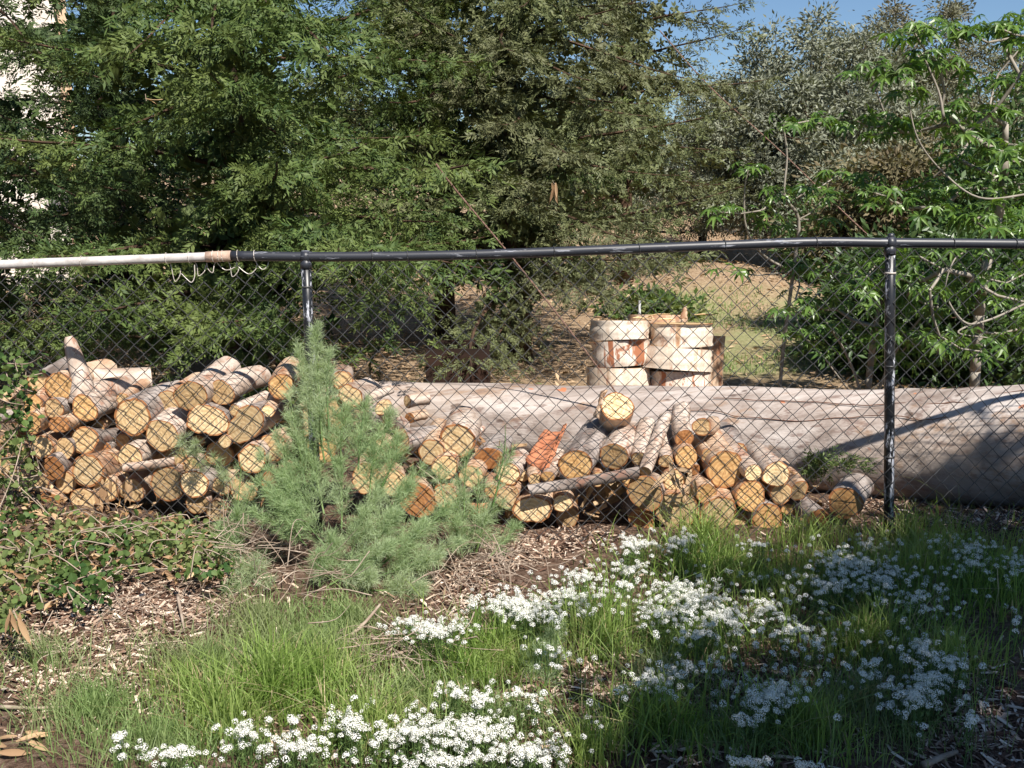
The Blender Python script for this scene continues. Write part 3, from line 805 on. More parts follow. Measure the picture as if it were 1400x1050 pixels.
# ------------------------------------------------------------------ cut logs
def make_log(name, p0, p1, r, face, bark, label, group, seed, cat='log', lobed=0.0, bow=.02, tilt=.06, back=None):
    """p0 sawn end towards the fence, p1 far end"""
    q = np.random.default_rng(seed)
    p0 = np.asarray(p0, float); p1 = np.asarray(p1, float)
    ax = Vector(p0 - p1); L = ax.length
    mid = Vector((p0 + p1) / 2)
    rot = ax.to_track_quat('Z', 'Y').to_matrix().to_4x4()
    root = empty(name, None, label, cat, group, Matrix.Translation(mid) @ rot)
    sd, n = 26, 9
    th = np.arange(sd) / sd * 2 * np.pi
    a2, a3, a5 = q.uniform(0, 6.3, 3)
    shape = 1 + q.uniform(.02, .07) * np.cos(2 * th + a2) + q.uniform(.01, .05) * np.cos(3 * th + a3) + .02 * np.cos(5 * th + a5) + q.normal(0, .008, sd)
    if lobed: shape += lobed * np.cos(2 * th + a2) - lobed * .6 * np.exp(-((th - 4.6) / .35) ** 2)
    zz = np.linspace(-L / 2, L / 2, n)
    tp = q.uniform(.9, 1.04)
    V = np.zeros((n, sd, 3))
    bx, by = q.normal(0, bow, 2)
    tx, ty = q.normal(0, tilt, 2); ux, uy = q.normal(0, tilt, 2)
    for k, z in enumerate(zz):
        f = (z + L / 2) / L
        rr = r * (tp + (1 - tp) * f) * shape * (1 + q.normal(0, .014)) * (1 + q.normal(0, .014 if 0 < k < n - 1 else .022, sd))
        V[k, :, 0] = np.cos(th) * rr + bx * L * math.sin(f * math.pi); V[k, :, 1] = np.sin(th) * rr + by * L * math.sin(f * math.pi)
        V[k, :, 2] = z + (f > .7) * (f - .7) / .3 * (tx * V[k, :, 0] + ty * V[k, :, 1]) + (f < .3) * (.3 - f) / .3 * (ux * V[k, :, 0] + uy * V[k, :, 1])
    i = np.arange(n - 1)[:, None] * sd; j = np.arange(sd)[None]; k2 = (j + 1) % sd
    mb = MB(); mb.add(V.reshape(-1, 3), np.stack([i + j, i + k2, i + sd + k2, i + sd + j], -1).reshape(-1, 4))
    mb.build('bark', M[bark], root, True)
    jj = np.arange(sd); kk = (jj + 1) % sd
    for e, sgn, mat in ((n - 1, 1, face), (0, -1, back or face)):
        ring = V[e]; c = ring.mean(0)
        rows = [ring, c + (ring - c) * q.uniform(.86, .94) + [0, 0, sgn * .0008]]
        for f in (.68, .42, .18):
            w = c + (ring - c) * f; w[:, 2] += q.normal(0, .0006, sd) + sgn * .001; rows.append(w)
        vv = np.vstack(rows + [c[None]])
        Q = []; mi = []
        for a in range(4):
            Q.append(np.stack([a * sd + jj, a * sd + kk, (a + 1) * sd + kk, (a + 1) * sd + jj], -1))
        Q.append(np.stack([4 * sd + jj, 4 * sd + kk, np.full(sd, 5 * sd), np.full(sd, 5 * sd)], -1))
        if sgn < 0: Q = [x[:, [1, 0, 3, 2]] if a < 4 else x[:, [1, 0, 2, 3]] for a, x in enumerate(Q)]
        fb = MB(); fb.add(vv, Q[0], 1)
        fb.q.append(np.vstack(Q[1:])); fb.m.append(np.zeros(len(np.vstack(Q[1:])), int))
        fb.build('sawn_end', [M[mat], M['rim']], root)
    return root


CROPS = {'L': (1 / 3.3333, 0, 420), 'M': (1 / 3.3333, 380, 420), 'R': (1 / 3.133, 680, 400), 'Z': (1 / 3.3333, 980, 420)}
log_id = [100]


def log(crop, cx, cy, r, Y, face, bark, label, far=None, L=.42, group=None, lobed=0.0, name='cut_log', yaw=None, rise=None, back=None):
    s, ox, oy = CROPS[crop]
    px, py = cx * s + ox, cy * s + oy
    log_id[0] += 1
    q = np.random.default_rng(log_id[0])
    p0 = at(px, py, Y); rad = r * s * mpp(px, py, Y)
    if far is None:
        yw = math.radians(q.uniform(-7, 7) if yaw is None else yaw)
        p1 = p0 + np.array([math.sin(yw), math.cos(yw), q.uniform(-.04, .06) if rise is None else rise]) * L
    else:
        p1 = at(far[0] * s + ox, far[1] * s + oy, Y + far[2])
    return make_log(name, p0, p1, rad, 'face_' + face, 'bark_' + bark, label, group, log_id[0], lobed=lobed, back=back)


GL = 'logs stacked above the vine'
A_ = 'tan sawn log packed in the lower rows above the vine leaves'
B_ = 'small dim log deep in the pile above the vine leaves'
C_ = 'sawn log mostly covered by the vine leaves at the foot of the pile'
# the pile above the vine (between the house side and the paint-chipped post)
log('L', 270, 360, 68, 4.62, 'orange', 'tan', 'orange ended log on top of the pile beside the forked white log')
log('L', 178, 340, 50, 4.70, 'tan', 'grey', 'tan log peeping out behind the orange ended log on the pile')
log('L', 385, 460, 62, 4.55, 'orange', 'pale', 'white barked log under the fork, its shaded end facing the fence', far=(600, 385, .42))
log('L', 400, 335, 62, 4.86, 'tan', 'pale', 'thick white barked log lying sideways along the top of the pile', far=(690, 330, .12))
log('L', 150, 440, 46, 4.58, 'orange', 'tan', 'small orange ended log under the tan one at the pile end', L=.4)
log('L', 245, 462, 50, 4.55, 'tan', 'grey', 'grey barked log with a dull end below the orange ended log', L=.4)
log('L', 325, 445, 36, 4.66, 'pale', 'grey', 'thin pale log wedged beside the dull grey ended log', L=.4)
log('L', 605, 500, 88, 4.50, 'tan', 'grey', 'biggest tan log end in the pile, grey bark beside it')
log('L', 775, 450, 70, 4.62, 'pale', 'tan', 'bright pale yellow log end between two larger logs')
log('L', 870, 405, 74, 4.48, 'tan', 'pale', 'long thick log on top of the pile, pointing away from the fence', far=(1032, 288, .52))
log('L', 1010, 390, 60, 4.56, 'tan', 'pale', 'pale log with red peeled edge on top of the pile', far=(1185, 315, .46))
log('L', 1285, 362, 62, 4.52, 'orange', 'tan', 'orange ended log on top of the pile beside the paint-chipped post', L=.40)
log('L', 945, 515, 84, 4.47, 'pale', 'grey', 'lumpy double hearted pale log end in the pile', lobed=.14)
log('L', 1120, 535, 86, 4.45, 'pale', 'grey', 'heart shaped bright log end in the pile', lobed=.16)
log('L', 1025, 612, 30, 4.45, 'pale', 'tan', 'tiny pale log end below the heart shaped one', L=.35)
log('L', 1222, 474, 29, 4.45, 'pale', 'tan', 'tiny pale log end between the heart shaped one and the post', L=.35)
log('L', 1070, 470, 30, 4.50, 'tan', 'pale', 'thin log lying aslant over the heart shaped log end', far=(1215, 405, .20))
log('L', 738, 585, 78, 4.46, 'tan', 'pale', 'round tan log end below the bright pale yellow one')
log('L', 385, 605, 66, 4.55, 'tan', 'grey', 'half shaded log end with grey bark turned to the sun', far=(545, 585, .36))
log('L', 190, 638, 55, 4.50, 'tan', 'tan', 'tan log end in the middle row, nearest the hollow looking orange one', group=GL)
log('L', 290, 645, 50, 4.52, 'tan', 'grey', 'tan log end tucked under the half shaded grey barked one', group=GL)
log('L', 592, 680, 58, 4.42, 'tan', 'pale', 'log end above the loose stick, near the hanging dead leaves', L=.38)
log('L', 400, 745, 76, 4.42, 'pale', 'tan', 'large pale log end low in the pile over the hanging dead leaves')
log('L', 490, 705, 50, 4.55, 'tan', 'tan', 'dim log behind the log end over the loose stick', group=GL)
log('L', 642, 612, 42, 4.60, 'tan', 'tan', 'dim log between the biggest tan end and the round tan end', group=GL)
log('L', 715, 665, 42, 4.60, 'tan', 'tan', 'dim log just under the round tan log end', group=GL)
log('L', 800, 680, 48, 4.50, 'tan', 'tan', 'tan log end above the pale stump with grey bark turned aside', group=GL)
log('L', 872, 722, 40, 4.46, 'tan', 'pale', 'small tan log end peeping past the tip of the sideways stick', group=GL)
log('L', 240, 735, 52, 4.44, 'red', 'grey', 'dark reddish log end low in the pile', L=.38)
log('L', 560, 732, 20, 4.40, 'pale', 'pale', 'thin stick laid sideways across the low pile', far=(800, 702, .04))
log('L', 765, 805, 80, 4.42, 'pale', 'pale', 'broad pale log end at the foot of the pile touching the vine')
log('L', 885, 805, 66, 4.40, 'pale', 'grey', 'pale log with grey bark turned aside at the foot of the pile', far=(990, 770, .30))
log('L', 1010, 815, 46, 4.44, 'tan', 'tan', 'tan log end at the pile foot next to the dry twigs', group=GL)
log('L', 270, 535, 44, 4.50, 'red', 'tan', 'splintered reddish log end in the middle of the pile', lobed=.1, L=.36)
log('L', 150, 530, 46, 4.50, 'orange', 'tan', 'hollow looking orange log end at the leafy end of the pile', lobed=.12, L=.36)
log('L', 100, 498, 34, 4.52, 'pale', 'pale', 'short white barked log jutting into the leaves', far=(10, 500, .16))
log('L', 30, 405, 26, 4.60, 'pale', 'tan', 'small pale log end in the topmost vine leaves', group=GL, L=.4)
log('L', 95, 665, 44, 4.52, 'tan', 'tan', 'tan log end in the vine under the hollow looking orange one', group=GL)
log('L', 30, 612, 34, 4.52, 'tan', 'tan', 'small tan log end in the vine beside the short white barked log', group=GL)
log('L', 180, 795, 46, 4.44, 'tan', 'grey', 'tan log end in the vine under the dark reddish one', group=GL)
log('L', 300, 800, 50, 4.48, 'tan', 'tan', 'tan log end between the dark reddish one and the hanging dead leaves', group=GL)
log('L', 220, 890, 52, 4.42, 'red', 'tan', 'reddish log end sunk deepest in the vine leaves', group=GL)
log('L', 90, 790, 52, 4.46, 'tan', 'tan', C_, group=GL)
log('L', 20, 720, 50, 4.50, 'tan', 'tan', C_, group=GL)
log('L', 480, 830, 60, 4.46, 'tan', 'tan', C_, group=GL)
log('L', 600, 835, 60, 4.48, 'tan', 'tan', C_, group=GL)
log('L', 380, 880, 60, 4.42, 'tan', 'tan', C_, group=GL)
log('L', 1150, 690, 66, 4.42, 'pale', 'pale', 'pale log end beside the feathery bush, under the heart shaped one')
log('L', 1000, 670, 62, 4.55, 'tan', 'tan', 'dim log under the tiny pale log end of the heart shaped one', group=GL)
log('L', 900, 895, 50, 4.42, 'tan', 'pale', 'low tan log end under the pale log with grey bark turned aside', group=GL)
log('L', 985, 930, 48, 4.42, 'pale', 'tan', 'low pale log end in the vine edge beside the dry twigs', group=GL)
log('L', 1110, 830, 60, 4.46, 'tan', 'tan', 'tan sawn log half hidden by the dry twigs', L=.4)
log('L', 1240, 640, 70, 4.50, 'tan', 'tan', 'tan sawn log behind the post and the feathery bush', L=.4)
log('L', 1260, 800, 70, 4.46, 'tan', 'tan', 'low sawn log behind the post and the feathery bush', L=.4)
W_ = 'small log wedged into a gap of the pile above the vine'
for k, (x, y, rr0) in enumerate([(560, 420, 30), (700, 520, 26), (830, 520, 28), (905, 610, 30), (1080, 640, 34), (830, 620, 30), (560, 610, 34), (470, 640, 32), (340, 700, 34), (560, 780, 36), (690, 760, 34), (930, 740, 34), (1060, 760, 38), (1180, 590, 34), (450, 540, 28), (670, 440, 28)]):
    log('L', x, y, rr0, 4.58 + .03 * (k % 3), ['tan', 'pale', 'orange', 'red'][k % 4], ['tan', 'grey'][k % 2], W_, group='small logs wedged in the vine pile', L=.36)
# forked limb standing up out of the pile
def forked():
    o = at(118, 548, 4.66)
    root = empty('forked_log', o, 'white forked limb sticking up out of the log pile', 'log')
    mb = MB(); pts = np.array([at(112, 552, 4.62), at(113, 525, 4.64), at(106, 500, 4.66), at(99, 478, 4.66), at(94, 460, 4.66)]) - o
    mb.tube(smoothline(pts, 4), np.interp(np.linspace(0, 1, 17), [0, .3, .7, .93, 1], [.062, .046, .036, .027, .016]), 14)
    mb.build('limb', M['bark_pale'], root, True)
    mb = MB(); pts = np.array([at(111, 548, 4.63), at(140, 535, 4.72), at(178, 528, 4.85)]) - o
    mb.tube(smoothline(pts, 5), .055, 14); mb.build('limb', M['bark_pale'], root, True)
forked()

# the middle of the pile behind the feathery bush
GM = 'logs behind the feathery bush'
D_ = 'sawn log half hidden behind the feathery bush'
log('M', 295, 335, 48, 4.62, 'tan', 'pale', 'pale barked log on top of the pile behind the feathery bush', far=(300, 300, .35))
log('M', 330, 405, 56, 4.52, 'pale', 'pale', 'splintered pale log end beside the feathery bush top', lobed=.1, far=(420, 370, .3))
log('M', 395, 435, 24, 4.60, 'tan', 'pale', 'thin pale stick with orange tip at the end of the fallen trunk', far=(515, 372, .12), back='face_orange')
log('M', 480, 455, 42, 4.58, 'pale', 'pale', 'pale log slanting down beside the feathery bush', far=(565, 545, .12))
log('M', 590, 430, 30, 4.9, 'pale', 'pale', 'short pale offcut lying against the fallen trunk', far=(680, 415, .08))
log('M', 600, 505, 26, 4.75, 'red', 'tan', 'small reddish offcut against the fallen trunk', far=(665, 490, .1))
log('M', 450, 650, 46, 4.48, 'pale', 'tan', 'pale log end beside the sideways grey brown log behind the bush', group=GM)
log('M', 560, 610, 60, 4.55, 'tan', 'grey', 'grey brown log lying sideways behind the feathery bush', far=(710, 590, .16))
log('M', 815, 610, 84, 4.52, 'pale', 'pale', 'large pale log end rising above the feathery bush fronds', far=(850, 520, .4))
log('M', 700, 660, 60, 4.50, 'pale', 'tan', 'pale log end touching the large pale one behind the fronds', group=GM)
log('M', 760, 730, 60, 4.46, 'tan', 'tan', 'tan log end under the large pale one behind the fronds', group=GM)
log('M', 885, 610, 14, 4.60, 'pale', 'pale', 'thin white stick leaning beside the large pale log end', far=(935, 550, .1))
log('M', 960, 690, 62, 4.62, 'red', 'grey', 'dark shaggy barked log beside the large pale log end', far=(1010, 620, .3), lobed=.1)
log('M', 1050, 760, 52, 4.50, 'pale', 'pale', 'pale log end next to the red bark slab', far=(1100, 690, .36))
log('M', 975, 838, 32, 4.44, 'orange', 'tan', 'small orange log end above the curl of bark')
log('M', 1040, 870, 50, 4.48, 'pale', 'tan', 'pale log end beside the small orange one')
log('M', 640, 880, 82, 4.42, 'red', 'tan', 'dark orange log end low behind the feathery bush')
log('M', 520, 800, 66, 4.46, 'tan', 'tan', D_, group=GM)
log('M', 400, 780, 66, 4.48, 'tan', 'tan', D_, group=GM)
log('M', 760, 860, 60, 4.48, 'tan', 'tan', D_, group=GM)
log('M', 880, 770, 54, 4.52, 'tan', 'tan', D_, group=GM)
log('M', 260, 480, 70, 4.56, 'tan', 'tan', D_, group=GM)
log('M', 200, 640, 70, 4.50, 'orange', 'tan', D_, group=GM)
log('M', 120, 520, 70, 4.54, 'tan', 'tan', D_, group=GM)

# the pile in front of the fallen trunk
log('R', 514, 488, 70, 4.72, 'pale', 'tan', 'bright pale log standing tilted on top of the pile before the trunk', far=(492, 590, .20))
log('R', 335, 740, 72, 4.50, 'orange', 'grey', 'orange ended log with grey bark above the long grey stick', far=(432, 592, .45))
log('R', 500, 702, 60, 4.56, 'tan', 'pale', 'tan ended log pointing up beside the orange ended grey one', far=(572, 600, .38))
log('R', 608, 712, 38, 4.56, 'tan', 'pale', 'white barked log with peeling red skin reaching up the pile', far=(640, 560, .28))
log('R', 632, 768, 30, 4.46, 'pale', 'pale', 'slim white log slanting up across the pile', far=(722, 535, .34))
log('R', 800, 625, 42, 4.60, 'red', 'pale', 'white barked log with dark reddish end near the pile top', far=(790, 500, .26))
log('R', 875, 575, 40, 4.66, 'tan', 'tan', 'small tan log end on top of the pile beside the white barked one', far=(920, 560, .3))
log('R', 810, 705, 52, 4.54, 'orange', 'tan', 'orange log end under the dark reddish one')
log('R', 722, 722, 32, 4.54, 'tan', 'pale', 'thin white log in the middle of the pile before the trunk', far=(712, 635, .2))
log('R', 975, 757, 82, 4.52, 'orange', 'tan', 'largest orange log end in the pile before the trunk')
log('R', 1095, 772, 39, 4.46, 'pale', 'pale', 'long thin white log with neat round end lying down the pile', far=(948, 615, .5))
log('R', 1195, 778, 56, 4.50, 'pale', 'pale', 'round pale log end at the outer slope of the pile', far=(1105, 690, .40))
log('R', 634, 860, 76, 4.44, 'tan', 'pale', 'round tan log end below the slim white slanting log', far=(688, 790, .42))
log('R', 768, 935, 90, 4.46, 'pale', 'tan', 'wide pale log end resting on the ground under the dead leaves')
log('R', 895, 862, 48, 4.44, 'orange', 'tan', 'small orange log end above the flowers')
log('R', 945, 948, 76, 4.42, 'pale', 'tan', 'pale knotty log end standing in the grass at the pile foot', lobed=.06)
log('R', 1085, 872, 66, 4.46, 'orange', 'tan', 'round orange log end below the long thin white log')
log('R', 1155, 972, 68, 4.44, 'orange', 'grey', 'orange log end half sunk in the grass at the pile foot')
log('R', 1215, 862, 46, 4.52, 'tan', 'tan', 'shaded tan log end under the outer slope of the pile')
log('R', 135, 845, 24, 4.40, 'tan', 'grey', 'long grey stick lying level across the gap in the pile', far=(605, 768, .06))
log('R', 280, 902, 43, 4.46, 'pale', 'tan', 'lone round log end under the long grey stick')
log('R', 215, 790, 29, 4.44, 'orange', 'pale', 'small log end at the foot of the red bark slab', far=(260, 690, .3))
log('R', 160, 800, 29, 4.46, 'tan', 'tan', 'small tan log end beside the red bark slab')
log('R', 150, 930, 72, 4.46, 'pale', 'tan', 'blocky pale log end on the mulch beside the lone round one', lobed=.12)
log('R', 300, 960, 50, 4.56, 'tan', 'tan', 'shaded log end behind the mulch under the lone round one')
log('R', 40, 860, 50, 4.50, 'pale', 'tan', 'pale log end between the bush and the blocky one')
log('R', 755, 805, 48, 4.52, 'tan', 'tan', 'log end hidden behind the bunch of dead leaves')
log('R', 620, 985, 60, 4.50, 'red', 'grey', 'dark shaggy log low in the shade of the pile', lobed=.1)
log('R', 1040, 985, 40, 4.50, 'tan', 'tan', 'small log end between the pale knotty one and the sunken one')
log('R', 480, 850, 60, 4.85, 'tan', 'grey', 'log set far back in the dark gap of the pile')
log('R', 690, 660, 50, 4.80, 'tan', 'grey', 'shaded log behind the slim white slanting log')
log('R', 1020, 690, 50, 4.75, 'tan', 'grey', 'shaded log behind the long thin white log')
log('R', 850, 800, 50, 4.70, 'tan', 'tan', 'shaded log behind the small orange log end')
log('R', 1290, 850, 42, 4.55, 'tan', 'tan', 'splintered tan log end at the outer edge of the pile', lobed=.14)
log('Z', 585, 892, 75, 4.46, 'orange', 'grey', 'single log lying apart near the worn post', far=(640, 815, .34))
log('Z', 465, 965, 50, 4.42, 'red', 'grey', 'dark log stub half buried between pile and single log', L=.3)


# shreds of bark fallen into the gaps of the piles
r = np.random.default_rng(410); bs = MB()
for x0, x1, y0, y1, n_ in ((60, 390, 570, 690, 300), (540, 720, 600, 715, 180), (700, 1080, 640, 715, 260), (1060, 1130, 660, 705, 60)):
    px = r.uniform(x0, x1, n_); py = r.uniform(y0, y1, n_); yy = r.uniform(4.62, 4.85, n_)
    P = np.array([at(a, b, y) for a, b, y in zip(px, py, yy)])
    P[:, 2] = np.maximum(P[:, 2], gz(P[:, 0], P[:, 1]) + .005)
    bs.scatter(np.array([[-.5, -.09, 0], [0, -.10, .05], [.5, -.07, .0], [.5, .07, -.02], [0, .09, .06], [-.5, .08, .02]]), np.array([[0, 1, 4, 5], [1, 2, 3, 4]]),
               P, frames(unit(rdir(n_, r) * [1, .6, .7]), unit(rdir(n_, r) * .8 + [0, -.7, .6])), r.uniform(.03, .12, n_))
tag(bs.build('bark_shreds', M['deadleaf']), 'shreds of bark and splinters fallen between the stacked logs', 'bark shreds', kind='stuff')

X_ = 'small split piece of wood wedged between the logs before the trunk'
for k, (x, y, rr0) in enumerate([(430, 800, 30), (560, 800, 28), (700, 790, 30), (840, 760, 26), (900, 700, 30), (930, 850, 28), (1020, 820, 28), (1130, 830, 28), (1060, 930, 32), (850, 930, 30), (100, 780, 32), (200, 850, 30), (60, 930, 36), (1250, 930, 30)]):
    log('R', x, y, rr0, 4.56 + .03 * (k % 3), ['tan', 'orange', 'pale', 'red'][k % 4], ['tan', 'grey'][k % 2], X_, group='split pieces in the pile before the trunk', L=.32, lobed=.12)
# bark slabs and curls
def slab(name, label, corners, thick, mat, curl=.0, cat='bark'):
    """a curved sheet of bark through four corners"""
    a, b, c, d = [np.asarray(x, float) for x in corners]
    o = (a + b + c + d) / 4
    root = None
    u = np.linspace(0, 1, 7); v = np.linspace(0, 1, 9)
    nrm = unit(np.cross(b - a, d - a))
    q = np.random.default_rng(int(abs(o[0]) * 999))
    P = []
    for y in v:
        for x in u:
            p = (a * (1 - x) + b * x) * (1 - y) + (d * (1 - x) + c * x) * y
            P.append(p + nrm * curl * (4 * x * (1 - x)) + q.normal(0, .0025, 3) - o)
    P = np.array(P); n = len(P)
    P2 = P - nrm * thick
    i, j = np.meshgrid(np.arange(8), np.arange(6), indexing='ij'); i = i.ravel(); j = j.ravel()
    Q = np.stack([i * 7 + j, i * 7 + j + 1, (i + 1) * 7 + j + 1, (i + 1) * 7 + j], 1)
    edge = [(k, k + 1) for k in range(6)] + [(56 + k + 1, 56 + k) for k in range(6)] + [((k + 1) * 7, k * 7) for k in range(8)] + [(k * 7 + 6, (k + 1) * 7 + 6) for k in range(8)]
    mb = MB(); mb.add(np.vstack([P, P2]), np.vstack([Q, Q[:, ::-1] + n, np.array([[e[1], e[0], e[0] + n, e[1] + n] for e in edge])]))
    ob = mb.build(name, mat, None, True); ob.location = o
    return tag(ob, label, cat)


redbark = plainmat('red_inner_bark', (.30, .10, .05), (.50, .21, .11), 12, .85, .4, (1, 1, .3))
slab('bark_sheet', 'red brown slab of bark leaning on the pile', (at(718, 628, 4.56), at(742, 640, 4.50), at(772, 587, 4.66), at(745, 586, 4.72)), .012, redbark, -.02)
slab('bark_strip', 'narrow red strip of bark beside the leaning slab', (at(742, 645, 4.48), at(748, 645, 4.48), at(776, 578, 4.62), at(770, 580, 4.62)), .01, redbark, -.006)
slab('bark_curl', 'orange curl of bark under the small orange log end', (at(636, 688, 4.42), at(668, 688, 4.40), at(666, 703, 4.38), at(645, 704, 4.40)), .014, redbark, -.05)
slab('bark_splinter', 'upright splinter of bark on the bright pale log', (at(812, 570, 4.72), at(818, 572, 4.70), at(828, 533, 4.74), at(821, 535, 4.76)), .01, M['bark_tan'], .004)

# ------------------------------------------------------------------ stacked round slabs behind the trunk
GR = 'round slabs stacked behind the fallen trunk'
def round_slab(px0, px1, pt, pb, Y, bark, label, seed, tiltx=0, tilty=0, face='face_pale'):
    cx = (px0 + px1) / 2; R = (px1 - px0) / 2 * mpp(cx, pt, Y)
    top = at(cx, pt, Y - R * .9); bot = at(cx, pb, Y - R * .9)
    p = np.array([top[0], Y, top[2]]); q = np.array([top[0] + tiltx, Y + tilty - .12 * (top[2] - bot[2]), bot[2]])
    return make_log('wood_round', p, q, R, face, bark, label, GR, seed, 'slab', bow=.0, tilt=.02)

M['bark_cream'] = barkmat('cream_bark', [(.30, .19, .12), (.60, .49, .38), (.76, .68, .58), (.50, .33, .20)], .5, .05, 7, (.33, .39, .60, .66))
M['bark_streak'] = barkmat('red_streaked_bark', [(.30, .15, .09), (.64, .53, .43), (.76, .69, .60), (.36, .14, .07)], .9, .05, 8, (.36, .42, .56, .60))
round_slab(811, 892, 443, 469, 7.5, 'bark_cream', 'cream top slab of the double width stack with straight edge', 301)
round_slab(809, 893, 471, 506, 7.5, 'bark_streak', 'red streaked middle slab of the stack', 302, .01)
round_slab(806, 890, 508, 545, 7.5, 'bark_cream', 'cream lowest slab under the red streaked one', 303)
round_slab(893, 984, 447, 478, 7.55, 'bark_cream', 'pale slab with shaggy peeled side on the second stack', 304)
round_slab(888, 980, 481, 511, 7.5, 'bark_cream', 'smooth white slab under the shaggy one', 305, -.01)
round_slab(895, 975, 514, 548, 7.5, 'bark_streak', 'dark gapped lowest slab of the second stack', 306)
round_slab(862, 945, 435, 464, 7.98, 'bark_tan', 'flat pale slab lying across the back of both stacks', 307)
round_slab(858, 946, 466, 548, 8.0, 'bark_tan', 'tall block carrying the flat pale slab at the back', 308)
round_slab(946, 994, 462, 545, 7.85, 'bark_tan', 'narrow brown block at the outer end of the stacks', 309, face='face_tan')
sp_ = np.random.default_rng(310)
for k in range(9):
    px = sp_.uniform(862, 965); c = at(px, sp_.uniform(434, 446), 7.55); c[2] = at(px, 445, 7.35)[2] + .018 + .012 * (k % 4)
    d = np.array([sp_.uniform(-1, 1), sp_.uniform(-.5, .3), sp_.uniform(-.05, .08)]) * .10
    mb = MB(); mb.tube([-d, d * .1 + [0, 0, .006], d], [.003, .006, .002], 4)
    o = mb.build('wood_splinter', M['face_pale']); o.location = c
    tag(o, 'loose pale splinter lying on top of the stacked round slabs', 'splinter', 'splinters on the stacked slabs')
slab('bark_wedge', 'small dark wedge of wood standing on the stacked slabs', (at(929, 436, 7.6), at(940, 436, 7.6), at(939, 418, 7.6), at(935, 420, 7.6)), .03, M['bark_tan'], .0)

# low bin, stake
def bin_():
    o = onground(625, 540); Y = 7.9
    c = at(628, 525, Y); c[2] = float(gz(c[0], Y))
    root = empty('wooden_bin', c, 'low dark brown wooden bin between the fallen trunk and the cedar', 'bin')
    mat = plainmat('dark_brown_board', (.012, .007, .005), (.035, .016, .010), 6, .85, .5, (.2, 1, 1))
    w, d, h = .24, .25, at(600, 470, Y)[2] - c[2]
    for k in range(3):
        z0, z1 = h * k / 3 + .004, h * (k + 1) / 3 - .004
        for (a, b) in (((-w, -d, z0), (w, -d + .02, z1)), ((-w, d - .02, z0), (w, d, z1)), ((-w, -d + .021, z0), (-w + .02, d - .021, z1)), ((w - .02, -d + .021, z0), (w, d - .021, z1))):
            mb = MB(); boxmb(mb, a, b); mb.build('board', mat, root)
bin_()
def stake():
    b = at(874, 440, 9.2); b[2] = float(gz(b[0], 9.2)); t = at(874, 411, 9.2)
    mb = MB(); mb.tube([[0, 0, -.1], [0, 0, (t - b)[2] * .5], [0, 0, (t - b)[2]]], .012, 8)
    o = mb.build('marker_stake', plainmat('pale_stake', (.55, .55, .55), (.75, .75, .76), 8)); o.location = b
    tag(o, 'thin white marker stake behind the stacked round slabs', 'stake')
stake()

# ropes
def rope(label, pts, rad, seed):
    P = smoothline(pts, 24); o = P[-1].copy()
    mb = MB()
    L = np.cumsum(np.r_[0, np.linalg.norm(np.diff(P, axis=0), axis=1)])
    T = unit(np.gradient(P, axis=0)); A = unit(np.cross(T, [0, 1, .2])); B = np.cross(T, A)
    root = empty('guy_rope', o, label, 'rope')
    for k in range(3):
        f = L / (rad * 9) * 2 * np.pi + k * 2 * np.pi / 3
        mb = MB(); mb.tube(P - o + (np.cos(f)[:, None] * A + np.sin(f)[:, None] * B) * rad * .5, rad * .62, 5); mb.build('strand', M['rope'], root, True)
rope('twisted rope running slantwise from the cedar down to the log pile', [at(596, 224, 5.26), at(620, 256, 5.3), at(700, 352, 5.44), at(780, 453, 5.5), at(848, 545, 5.56), at(862, 575, 5.58)], .0055, 1)
rope('thin reddish guy rope slanting down past the grey green olive tree', [at(902, 42, 11), at(970, 118, 10.6), at(1060, 200, 10.1), at(1145, 282, 9.6), at(1260, 392, 9.0), at(1390, 530, 8.6)], .007, 2)

# ------------------------------------------------------------------ chain-link fence
FY = 4.30
fx0, fx1 = at(418, 345, FY)[0], at(1218, 332, FY)[0]
bay = fx1 - fx0
fence = empty('chain_link_fence', (0, FY, 0), 'black chain-link fence with worn painted posts and top rail', 'fence')
FO = np.array([0, FY, 0])
rail_pts = [(316, 349.5), (418, 351), (560, 350), (700, 346.5), (830, 341.5), (1000, 335), (1118, 331), (1218, 332), (1400, 333.5), (1700, 338), (2050, 342)]
rp = np.array([at(px, py, FY) for px, py in rail_pts]) - FO
def railz(x): return np.interp(x, np.r_[lp[:, 0], rp[:, 0]], np.r_[lp[:, 2], rp[:, 2]])
lp = np.array([at(px, py, FY) for px, py in [(-420, 384), (-200, 374), (0, 362), (140, 356.5), (262, 352), (318, 349.5)]]) - FO
mb = MB(); mb.tube(smoothline(rp, 5), .0205, 14); mb.build('top_rail', M['rail_paint'], fence, True)
ro = mb = MB(); mb.tube(smoothline(lp, 5), .0195, 14); o = mb.build('top_rail', M['rail_white'], fence, True); o['label'] = 'chalky white unpainted length of top rail'
mb = MB(); sl = [at(282, 351.3, FY) - FO, at(300, 350.5, FY) - FO, at(316, 349.8, FY) - FO]; mb.tube(sl, .0225, 14); o = mb.build('rail_sleeve', M['rust'], fence, True)
